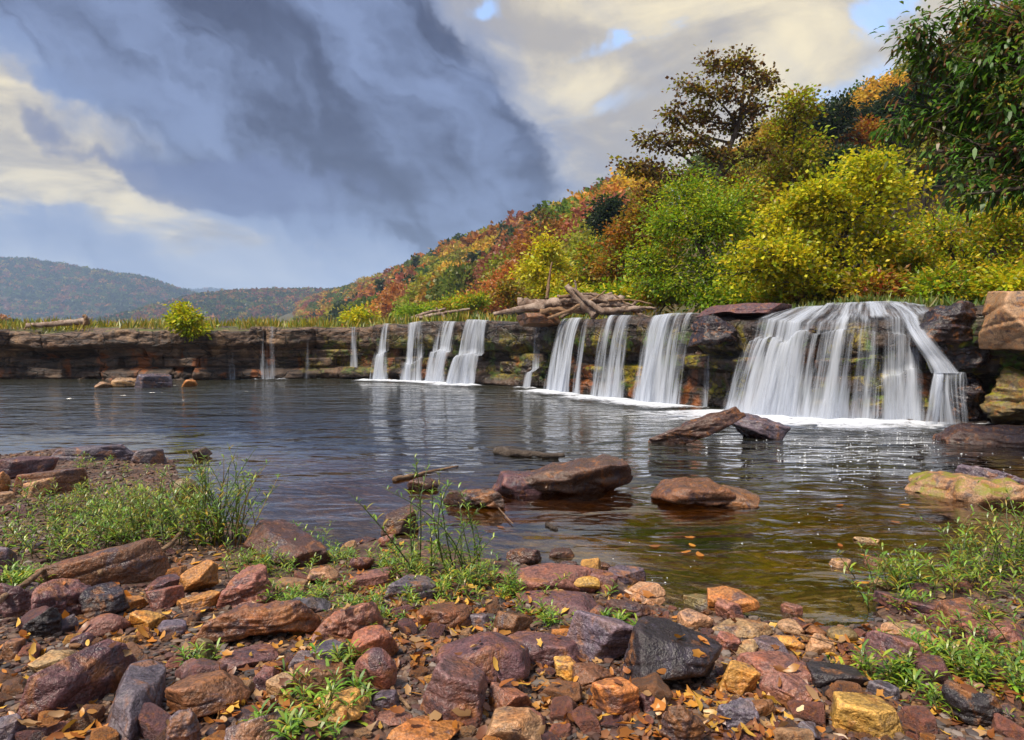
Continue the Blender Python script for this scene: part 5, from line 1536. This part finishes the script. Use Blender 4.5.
ledge_out = lambda s: np.max([ledge_off(s, lip_z(s) * k_) for k_ in (.97, .92, .86, .78, .68)], 0)
def sheet(s0, s1, dens, v0, seed, layer, tiers=None, back=1.2, zb=0.02, width_grow=0.0, start_z=None, shear=0.0, skew=1.0):
    """one curtain of falling water: back over the shelf, over the lip, then down"""
    Wm = s1 - s0
    nu = max(6, int(Wm / 0.07)); 
    su = np.linspace(s0, s1, nu)
    o0 = ledge_out(su) 
    o0 = np.convolve(np.pad(o0, 4, 'edge'), np.ones(9) / 9, 'valid')
    lz = lip_z(su)
    rows = []
    # over the shelf
    for w in np.linspace(back, 0.0, 8)[:-1]:
        z = plat_z(su, np.full(nu, w)) + 0.05 + 0.012 * layer
        rows.append((o0 - w - .02, z))
    if tiers is None:
        T_ = math.sqrt(2 * (lz.mean() - zb) / 9.81)
        for t in np.linspace(0, 1, 30):
            tt = t * T_
            z = lz + 0.05 - (lz + .05 - zb) * t ** 2
            rows.append((o0 + 0.02 + v0 * tt + 0.03 * layer + 0.05 * layer * t, z))
    else:
        x = 0.0; zprev = 1.0
        for (zt, step, vv) in tiers:       # relative heights of the steps, ledge width, throw
            zt = zt + (.20 * fbm(np.stack([su * 1.9, np.full(nu, zt * 7 + seed), 0 * su], 1), 3, seed) if zt > 0 else 0)
            vv = vv * (1 + .8 * fbm(np.stack([su * 1.7, np.full(nu, 5.5), 0 * su], 1), 2, seed))
            for t in np.linspace(0, 1, 12):
                z = (lz + .04) * (zprev - (zprev - zt) * t ** 2)
                rows.append((o0 + 0.03 + x + vv * t + .03 * layer, np.maximum(z, zb)))
            x += vv + step; zprev = zt
    O_ = np.array([r_[0] for r_ in rows]); Z_ = np.array([r_[1] for r_ in rows])
    nv = len(rows)
    S_ = np.repeat(su[None], nv, 0)
    fr_ = np.clip((lz[None] - Z_) / lz[None], 0, 1)
    S_ = s0 + Wm / 2 + (S_ - s0 - Wm / 2) * (1 + width_grow * fr_) + shear * fr_
    O_ = O_ + 0.05 * fbm(np.stack([S_.ravel() * 3, Z_.ravel() * .4, np.full(S_.size, layer * 3.3)], 1), 3, seed).reshape(S_.shape) * (0.3 + fr_)
    p = path(S_) + path_n(S_) * O_[..., None]
    v = np.concatenate([p, Z_[..., None]], -1)
    ln = np.concatenate([[0], np.cumsum(np.linalg.norm(np.diff(v.mean(1), axis=0), axis=1))])
    U = np.repeat(np.linspace(0, Wm, nu)[None], nv, 0) + seed * 3.7 + layer * 1.9
    V = np.repeat(ln[:, None], nu, 1) + seed
    e = np.linspace(0, 1, nu); edge = np.minimum(e, 1 - e) * Wm
    de = np.clip(edge / min(0.38, Wm * .4), 0, 1)
    jag = 0.5 + 0.5 * fbm(np.stack([S_.ravel() * 2.3, np.full(S_.size, seed * 1.7), Z_.ravel() * .12], 1), 3, seed + 5).reshape(S_.shape)
    de = np.where(np.arange(nv)[:, None] < (7 if back > 2 else 0), 1.0, de[None])
    dd = dens * (np.linspace(1, skew, nu))[None] * (0.10 + 0.90 * de) ** (0.6 + 0.8 * (1 - jag)) * (0.45 + 1.05 * jag) * (0.82 + 0.42 * fr_ ** 2)
    rowi = np.arange(nv)[:, None]
    dd = dd * np.where(rowi < 7, 1.0 if back > 2 else .75, 1.0)
    if layer: dd = dd * (0.8 - .15 * layer)
    return v.reshape(-1, 3), grid_faces(nv, nu), np.stack([U.ravel(), V.ravel()], 1), dd.ravel(), v[-1]

def foam_patch(edge, out_w, seed, dens=1.0, spread=.35):
    """foam spreading from where the curtain meets the pool"""
    c = edge[:, :2]; nu = len(c)
    t = unit(np.gradient(c, axis=0)); nn = np.stack([t[:, 1], -t[:, 0]], 1)
    if (nn[:, 1].mean() > 0): nn = -nn
    ext = np.concatenate([c[:1] - t[:1] * np.linspace(.7, .1, 5)[:, None] * spread * 2, c, c[-1:] + t[-1:] * np.linspace(.1, .7, 5)[:, None] * spread * 2])
    nx = np.concatenate([np.repeat(nn[:1], 5, 0), nn, np.repeat(nn[-1:], 5, 0)])
    r_ = np.linspace(-.35, 1, 20)
    k = len(ext)
    fade_u = np.concatenate([np.linspace(.1, .9, 5), np.ones(nu), np.linspace(.9, .1, 5)])
    p = ext[None] + nx[None] * (r_[:, None, None] * out_w)
    lump = 0.45 * np.clip(1 - np.abs(r_) * 3.0, 0, 1)[:, None] * fade_u[None]
    z = 0.012 + 0.13 * lump * (0.6 + 0.6 * fbm(np.concatenate([p.reshape(-1, 2) * 4, np.zeros((p[..., 0].size, 1))], 1), 3, seed).reshape(lump.shape))
    d = dens * (np.clip(1 - np.clip(r_, 0, 1), 0, 1) ** .85 * np.clip((r_ + .35) / .25, 0, 1))[:, None] * fade_u[None]
    v = np.concatenate([p, z[..., None]], -1).reshape(-1, 3)
    return v, grid_faces(len(r_), k), d.ravel()

def waterfall(px0, px1, dens, v0, label, seed, foam=.6, foam_d=1.0, layers=3, **kw):
    s0, s1 = s_at_px(px0), s_at_px(px1)
    c = path(np.array([(s0 + s1) / 2]))[0]
    root = empty('waterfall', (c[0], c[1], 0)); tag(root, label, 'waterfall')
    off = np.array([c[0], c[1], 0])
    bv, bf, bu, bd, nn = [], [], [], [], 0
    for L in range(layers):
        v, f, u, d, e = sheet(s0, s1, dens, v0, seed, L, **kw)
        bv.append(v - off); bf.append(f + nn); bu.append(u); bd.append(d); nn += len(v)
    link('curtain', mesh('curtain', np.concatenate(bv), np.concatenate(bf), uv=np.concatenate(bu), attrs={'dens': np.concatenate(bd)}, mats=[M['fall']]), root)
    if foam:
        v, f, d = foam_patch(e, foam * 1.35, seed, foam_d)
        link('foam', mesh('foam', v - off, f, attrs={'dens': d}, mats=[M['foam']]), root)
    return root
T3 = [(.52, .12, .12), (.0, 0, .14)]
waterfall(254, 283, .54, .1, 'broken little cascade over the left ledge right of the lone bush', 1, foam=.4, foam_d=.6, tiers=[(.75, .1, .1), (0, 0, .1)], layers=2)
waterfall(226, 238, .7, .1, 'thin trickle left of the broken little cascade', 2, foam=.3, foam_d=.5, layers=2)
waterfall(344, 358, .75, .15, 'faint trickle over mossy rock left of the white falls', 3, foam=.35, foam_d=.6, layers=2)
waterfall(298, 316, .55, .12, 'wispy trickle on the dripping wall between bush and falls', 4, foam=.25, foam_d=.4, layers=2)
waterfall(379, 396, .95, .3, 'leftmost white fall, narrow above and wider below', 5, tiers=[(.5, .05, .2), (0, 0, .2)], width_grow=.5, foam=.9)
waterfall(405, 430, .98, .35, 'second white fall from the left, straight and narrow', 6, foam=.9, tiers=[(.35, .05, .25), (0, 0, .15)], width_grow=.15)
waterfall(434, 461, .98, .3, 'third white fall from the left, breaking on a step', 7, foam=.9, tiers=[(.48, .12, .2), (0, 0, .2)], shear=-.25, width_grow=.1)
waterfall(468, 498, 1.08, .35, 'fourth white fall from the left with a bright lower tier', 8, foam=1.0, tiers=[(.46, .2, .25), (0, 0, .25)], shear=-.3, width_grow=.15)
waterfall(529, 544, .85, .15, 'thin veil under the driftwood slab', 9, foam=.5, foam_d=.7, tiers=[(.22, .2, .15), (0, 0, .15)])
waterfall(560, 592, 1.08, .95, 'curving fall just right of the driftwood slab', 10, foam=1.2, width_grow=.1)
waterfall(592, 606, .95, .7, 'narrow fall between two broad falls right of the driftwood', 11, foam=.7, width_grow=.05)
waterfall(617, 647, .98, .8, 'broad fall in the middle of the mossy wall', 12, foam=1.2, width_grow=.12)
waterfall(655, 694, 1.05, .75, 'broad white fall just left of the mossy gap', 13, foam=1.3, width_grow=.08)
waterfall(697, 708, .7, .4, 'few thin strands in the mossy gap', 14, foam=.4, foam_d=.6)
waterfall(603, 618, .55, .5, 'faint wisps between the narrow and the middle fall', 15, foam=0)
waterfall(739, 893, 1.12, .75, 'widest waterfall, a ragged white curtain over stepped rock', 16, foam=2.6, back=3.4, width_grow=.08, shear=-.22, layers=3, tiers=[(.80, .16, .10), (0, 0, .42)], skew=.78)
waterfall(868, 940, .84, .5, 'thinner right end of the widest waterfall with dark rock showing through', 17, foam=1.8, foam_d=.9, back=3.2, tiers=[(.78, .14, .08), (.45, .12, .10), (0, 0, .14)])
# side cascade: a chute sliding right then a low drop
def side_cascade():
    root = empty('waterfall', (8.4, 12.9, 0)); tag(root, 'side cascade sliding down to a low shelf at the right end', 'waterfall')
    off = np.array([8.4, 12.9, 0])
    bag = []
    def ribbon(pts, w0, w1, dens, seed, nrow=30):
        C = smooth_path(pts, nrow); nu = 14
        e = np.linspace(-.5, .5, nu); ww = np.linspace(w0, w1, nrow)
        lay = []
        for L in range(3):
            v = np.repeat(C[:, None], nu, 1)
            v[..., 0] += e[None] * ww[:, None]; v[..., 1] -= .03 * L + 0.04 * (1 - (2 * e[None]) ** 2)
            q_ = v.reshape(-1, 3)
            v[..., 1] += .05 * fbm(q_ * np.array([4, 4, 1]), 3, seed + L).reshape(v.shape[:2])
            ln = np.concatenate([[0], np.cumsum(np.linalg.norm(np.diff(C, axis=0), axis=1))])
            U = np.repeat(((e + .5) * max(w0, w1))[None], nrow, 0) + L * 3.1 + seed; V = np.repeat(ln[:, None], nu, 1)
            d = dens * np.clip((.5 - np.abs(e)) * 4, .3, 1)[None].repeat(nrow, 0) * (1 - .2 * L)
            lay.append((v.reshape(-1, 3), grid_faces(nrow, nu), np.stack([U.ravel(), V.ravel()], 1), d.ravel()))
        return lay
    A = ribbon([at_d(893, 303, 15.6), at_d(906, 313, 14.4), at_d(920, 336, 13.1), at_d(938, 360, 12.9), at_d(946, 373, 12.8)], .36, .85, .85, 3)
    B = ribbon([at_d(951, 372, 13.0), at_d(951, 376, 12.75), at_d(951, 395, 12.6), at_d(953, 424, 12.5)], .80, .88, .78, 5)
    B2 = ribbon([at_d(938, 371, 12.9), at_d(937, 378, 12.7), at_d(934, 400, 12.55), at_d(930, 424, 12.45)], .26, .4, .95, 9)
    vs, fs, us, ds, nn = [], [], [], [], 0
    for (v, f, u, d) in A + B + B2:
        vs.append(v - off); fs.append(f + nn); us.append(u); ds.append(d); nn += len(v)
    link('curtain', mesh('curtain', np.concatenate(vs), np.concatenate(fs), uv=np.concatenate(us), attrs={'dens': np.concatenate(ds)}, mats=[M['fall']]), root)
    ed = np.array([at_z(x, 422, 0) for x in np.linspace(925, 978, 12)])
    v, f, d = foam_patch(ed, .8, 77, 1.0)
    link('foam', mesh('foam', v - off, f, attrs={'dens': d}, mats=[M['foam']]), root)
side_cascade()
# foam flecks drifting on the pool
fb = Bag(); fr_ = np.random.default_rng(41)
for _ in range(330):
    if fr_.random() < .85: px, py = fr_.normal(870, 60), fr_.normal(455, 16)
    else: px, py = fr_.uniform(600, 1010), fr_.uniform(425, 590)
    if py < 424: continue
    p = at_z(px, py, .004)
    if is_land(p[0], p[1]): continue
    s = min(math.exp(fr_.normal(math.log(.0055), .45)), .012) * (.45 + .075 * p[1])
    th = np.linspace(0, 2 * PI, 6, endpoint=False); rr = s * fr_.uniform(.6, 1.3, 6)
    v = np.concatenate([[[p[0], p[1], .004 + s * .5]], np.stack([p[0] + np.cos(th) * rr * 1.4, p[1] + np.sin(th) * rr, np.full(6, .003)], 1)])
    fb.add(v, None, np.array([[0, 1 + i, 1 + (i + 1) % 6] for i in range(6)]))
m, n, out = material('foam_flecks')
b = n.node('ShaderNodeBsdfDiffuse', {'Color': (.8, .82, .84)}); n.l.new(b.outputs[0], out.inputs[0])
o = link('foam', fb.build('foam', mats=[m])); tag(o, 'white foam flecks drifting on the pool', kind='stuff')

# ------------------------------------------------------------------ sky
SUN_AZ, SUN_EL = math.radians(-128), math.radians(58)   # from +Y towards +X: behind the camera, to its left
world = bpy.data.worlds.new('World'); SC.world = world; world.use_nodes = True
world.node_tree.nodes.clear()
n = NT(world.node_tree)
wo = n.node('ShaderNodeOutputWorld')
tc = n.node('ShaderNodeTexCoord').outputs['Generated']
sx = n.node('ShaderNodeSeparateXYZ', {0: tc})
yy = n.m('MAXIMUM', n.m('ABSOLUTE', sx.outputs[1]), 0.12)
U = n.m('DIVIDE', sx.outputs[0], yy); V = n.m('DIVIDE', sx.outputs[2], yy)
# cloud-plane coordinates give clouds their perspective
zz = n.m('ADD', n.m('MAXIMUM', sx.outputs[2], 0.0), 0.16)
cp = n.node('ShaderNodeCombineXYZ', {0: n.m('DIVIDE', sx.outputs[0], zz), 1: n.m('DIVIDE', sx.outputs[1], zz), 2: 0.0}).outputs[0]
wn = n.node('ShaderNodeSeparateXYZ', {0: n.noise(n.node('ShaderNodeCombineXYZ', {0: U, 1: V, 2: 0.0}).outputs[0], 3.2, 6, 0.6, 0.2, 1)})
Uw = n.m('ADD', U, n.m('MULTIPLY', n.m('SUBTRACT', wn.outputs[0], .5), .34))
Vw = n.m('ADD', V, n.m('MULTIPLY', n.m('SUBTRACT', wn.outputs[1], .5), .22))
def blob(px, py, rx, ry, ang=0.0, amp=1.0, soft=False):
    cu, cv = (px - 512) / F, (343 - py) / F
    ca, sa = math.cos(math.radians(ang)), math.sin(math.radians(ang))
    du = n.m('SUBTRACT', Uw, cu); dv = n.m('SUBTRACT', Vw, cv)
    a = n.m('DIVIDE', n.m('ADD', n.m('MULTIPLY', du, ca), n.m('MULTIPLY', dv, sa)), rx / F)
    b = n.m('DIVIDE', n.m('SUBTRACT', n.m('MULTIPLY', dv, ca), n.m('MULTIPLY', du, sa)), ry / F)
    d2 = n.m('ADD', n.m('MULTIPLY', a, a), n.m('MULTIPLY', b, b))
    return n.m('MULTIPLY', n.m('POWER', 2.718, n.m('MULTIPLY', d2, -1.0)), amp)
def total(L):
    t = L[0]
    for x in L[1:]: t = n.m('ADD', t, x)
    return t
def lin(c): return tuple(((x / 255 + .055) / 1.055) ** 2.4 if x > 10 else x / 3294 for x in c)
# streaks running from upper left down to the right
st = n.mapping(n.node('ShaderNodeCombineXYZ', {0: Uw, 1: Vw, 2: 0.0}).outputs[0], (1, 1, 1), rot=(0, 0, math.radians(42)))
str_ = n.noise(n.mapping(st, (1.6, 6.0, 1)), 1.5, 5, 0.55, 0.3)
puff = n.noise(cp, 1.6, 6, 0.58, 0.2)
puff2 = n.noise(n.vm('ADD', cp, (7.3, 2.1, 0)), 3.2, 5, 0.6, 0.3)
low = n.mix(n.ss(V, 0.02, 0.30), lin((202, 208, 218)), lin((138, 152, 184)))
low = n.mix(n.m('MULTIPLY', n.ss(puff, .42, .62), .6), low, lin((206, 210, 216)))
# warm cloud
cream_f = n.m('ADD', total([blob(650, 60, 300, 190), blob(820, 90, 240, 150, 0, .9), blob(560, -20, 150, 130, 0, .6), blob(85, 165, 130, 52, -18, .95), blob(-20, 130, 80, 70, 0, .6), blob(600, 200, 100, 60, 0, .8), blob(270, 235, 120, 22, 0, .25)]), n.m('MULTIPLY', n.m('SUBTRACT', puff, .5), 1.2))
puff3 = n.noise(n.vm('ADD', cp, (1.3, 5.1, 0)), 2.0, 7, 0.62, 0.5)
cream = n.mix(n.ss(puff3, .36, .62), lin((176, 168, 158)), lin((244, 228, 190)))
col = n.mix(n.ss(cream_f, .28, .62), low, cream)
# dark mass
dark_f = n.m('ADD', total([blob(250, 20, 260, 130, -35, 1.0), blob(390, 120, 160, 90, -38, .8), blob(330, 100, 260, 80, -36, .6), blob(90, 40, 200, 60, -32, .8), blob(430, 200, 110, 40, -14, .55), blob(450, 150, 100, 80, -45, .35), blob(200, 175, 90, 26, -15, .45), blob(50, 128, 45, 14, 0, .3), blob(20, 230, 200, 34, -14, .45)]), n.m('MULTIPLY', n.m('SUBTRACT', str_, .5), 1.3))
dark_f = n.m('SUBTRACT', dark_f, total([blob(90, 172, 110, 34, -20, .55)]))
edgec = lin((112, 134, 178))
darkc = n.mix(n.ss(n.m('ADD', n.m('MULTIPLY', str_, .75), n.m('MULTIPLY', puff, .35)), .43, .66), lin((120, 136, 174)), lin((50, 56, 88)))
mass = n.mix(n.ss(dark_f, .45, .9), edgec, darkc)
col = n.mix(n.ss(dark_f, -.12, .95), col, mass)
small = n.m('MULTIPLY', total([blob(45, 128, 40, 16, -10, .8), blob(110, 158, 60, 11, -14, .7), blob(210, 182, 60, 18, -10, 1.2), blob(300, 190, 90, 26, -14, 1.0)]), n.ss(puff, .3, .6, .6, 1.2))
col = n.mix(n.m('MULTIPLY', n.ss(small, .35, .9), .75), col, lin((92, 104, 146)))
# openings of clear sky
sky = n.node('ShaderNodeTexSky', sky_type='NISHITA', sun_disc=False, sun_elevation=SUN_EL, sun_rotation=SUN_AZ, altitude=300.0, air_density=1.0, dust_density=0.6, ozone_density=1.5)
op = n.m('MULTIPLY', n.ss(puff3, .56, .44), total([blob(645, 18, 44, 16, 30, .9), blob(885, 10, 70, 20, 25, 1.4), blob(495, 5, 22, 10, 0, 1.1), blob(905, 85, 60, 30, 0, .8), blob(610, 48, 26, 12, 30, .8), blob(585, 215, 50, 24, 0, .7), blob(600, 120, 60, 14, 20, .5), blob(800, 110, 80, 24, 0, .6)]))
op = n.m('MULTIPLY', n.ss(op, .15, .95), .75)
SKYL = 0.265          # radiance of the clouds relative to the picture
cloud = n.mix(1.0, col, (SKYL, SKYL, SKYL), 'MULTIPLY')
bgc = n.node('ShaderNodeBackground', {'Color': cloud, 'Strength': 1.0})
bgs = n.node('ShaderNodeBackground', {'Color': sky.outputs[0], 'Strength': 0.09})
ms = n.node('ShaderNodeMixShader', {0: op, 1: bgc.outputs[0], 2: bgs.outputs[0]})
n.l.new(ms.outputs[0], wo.inputs[0])

sun = bpy.data.lights.new('sun', 'SUN'); sun.energy = 1.5; sun.angle = math.radians(12); sun.color = (1.0, .90, .75)
so = bpy.data.objects.new('sun', sun); COL.objects.link(so)
sd = Vector((math.sin(SUN_AZ) * math.cos(SUN_EL), math.cos(SUN_AZ) * math.cos(SUN_EL), math.sin(SUN_EL)))
so.rotation_euler = (-sd).to_track_quat('-Z', 'Y').to_euler()

# ------------------------------------------------------------------ haze
HAZE = 0.00024
x0, x1, y0, y1, z0, z1 = -3400, 1400, -120, 5200, -40, 420
hv = np.array([(x, y, z) for x in (x0, x1) for y in (y0, y1) for z in (z0, z1)], float)
hf = np.array([(0, 1, 3, 2), (4, 6, 7, 5), (0, 4, 5, 1), (2, 3, 7, 6), (0, 2, 6, 4), (1, 5, 7, 3)])
m, n, out = material('haze')
vol = n.node('ShaderNodeVolumePrincipled', {'Color': (0.52, 0.70, 1.0), 'Density': HAZE, 'Anisotropy': 0.0})
n.l.new(vol.outputs[0], out.inputs['Volume'])
if HAZE > 0:
    hz_o = link('haze', mesh('haze', hv, hf, smooth=False, mats=[m])); tag(hz_o, 'thin blue autumn haze in the valley air', kind='stuff')

# ------------------------------------------------------------------ camera and render
cam = bpy.data.cameras.new('camera'); cam.sensor_width = 36; cam.lens = F / 1024 * 36; cam.clip_end = 20000; cam.clip_start = 0.05
co = bpy.data.objects.new('camera', cam); COL.objects.link(co)
co.location = (0, 0, CAMZ); co.rotation_euler = (PI / 2 - TH, 0, 0)
SC.camera = co
SC.render.engine = 'CYCLES'
SC.view_settings.view_transform = 'Standard'; SC.view_settings.look = 'None'; SC.view_settings.gamma = 1.0
SC.view_settings.exposure = 2.15
c = SC.cycles
c.max_bounces = 8; c.diffuse_bounces = 4; c.glossy_bounces = 3; c.transmission_bounces = 3; c.transparent_max_bounces = 16; c.volume_bounces = 0
c.caustics_reflective = False; c.caustics_refractive = False
c.use_denoising = True
try: c.denoiser = 'OPENIMAGEDENOISE'; c.denoising_input_passes = 'RGB_ALBEDO_NORMAL'
except Exception: pass
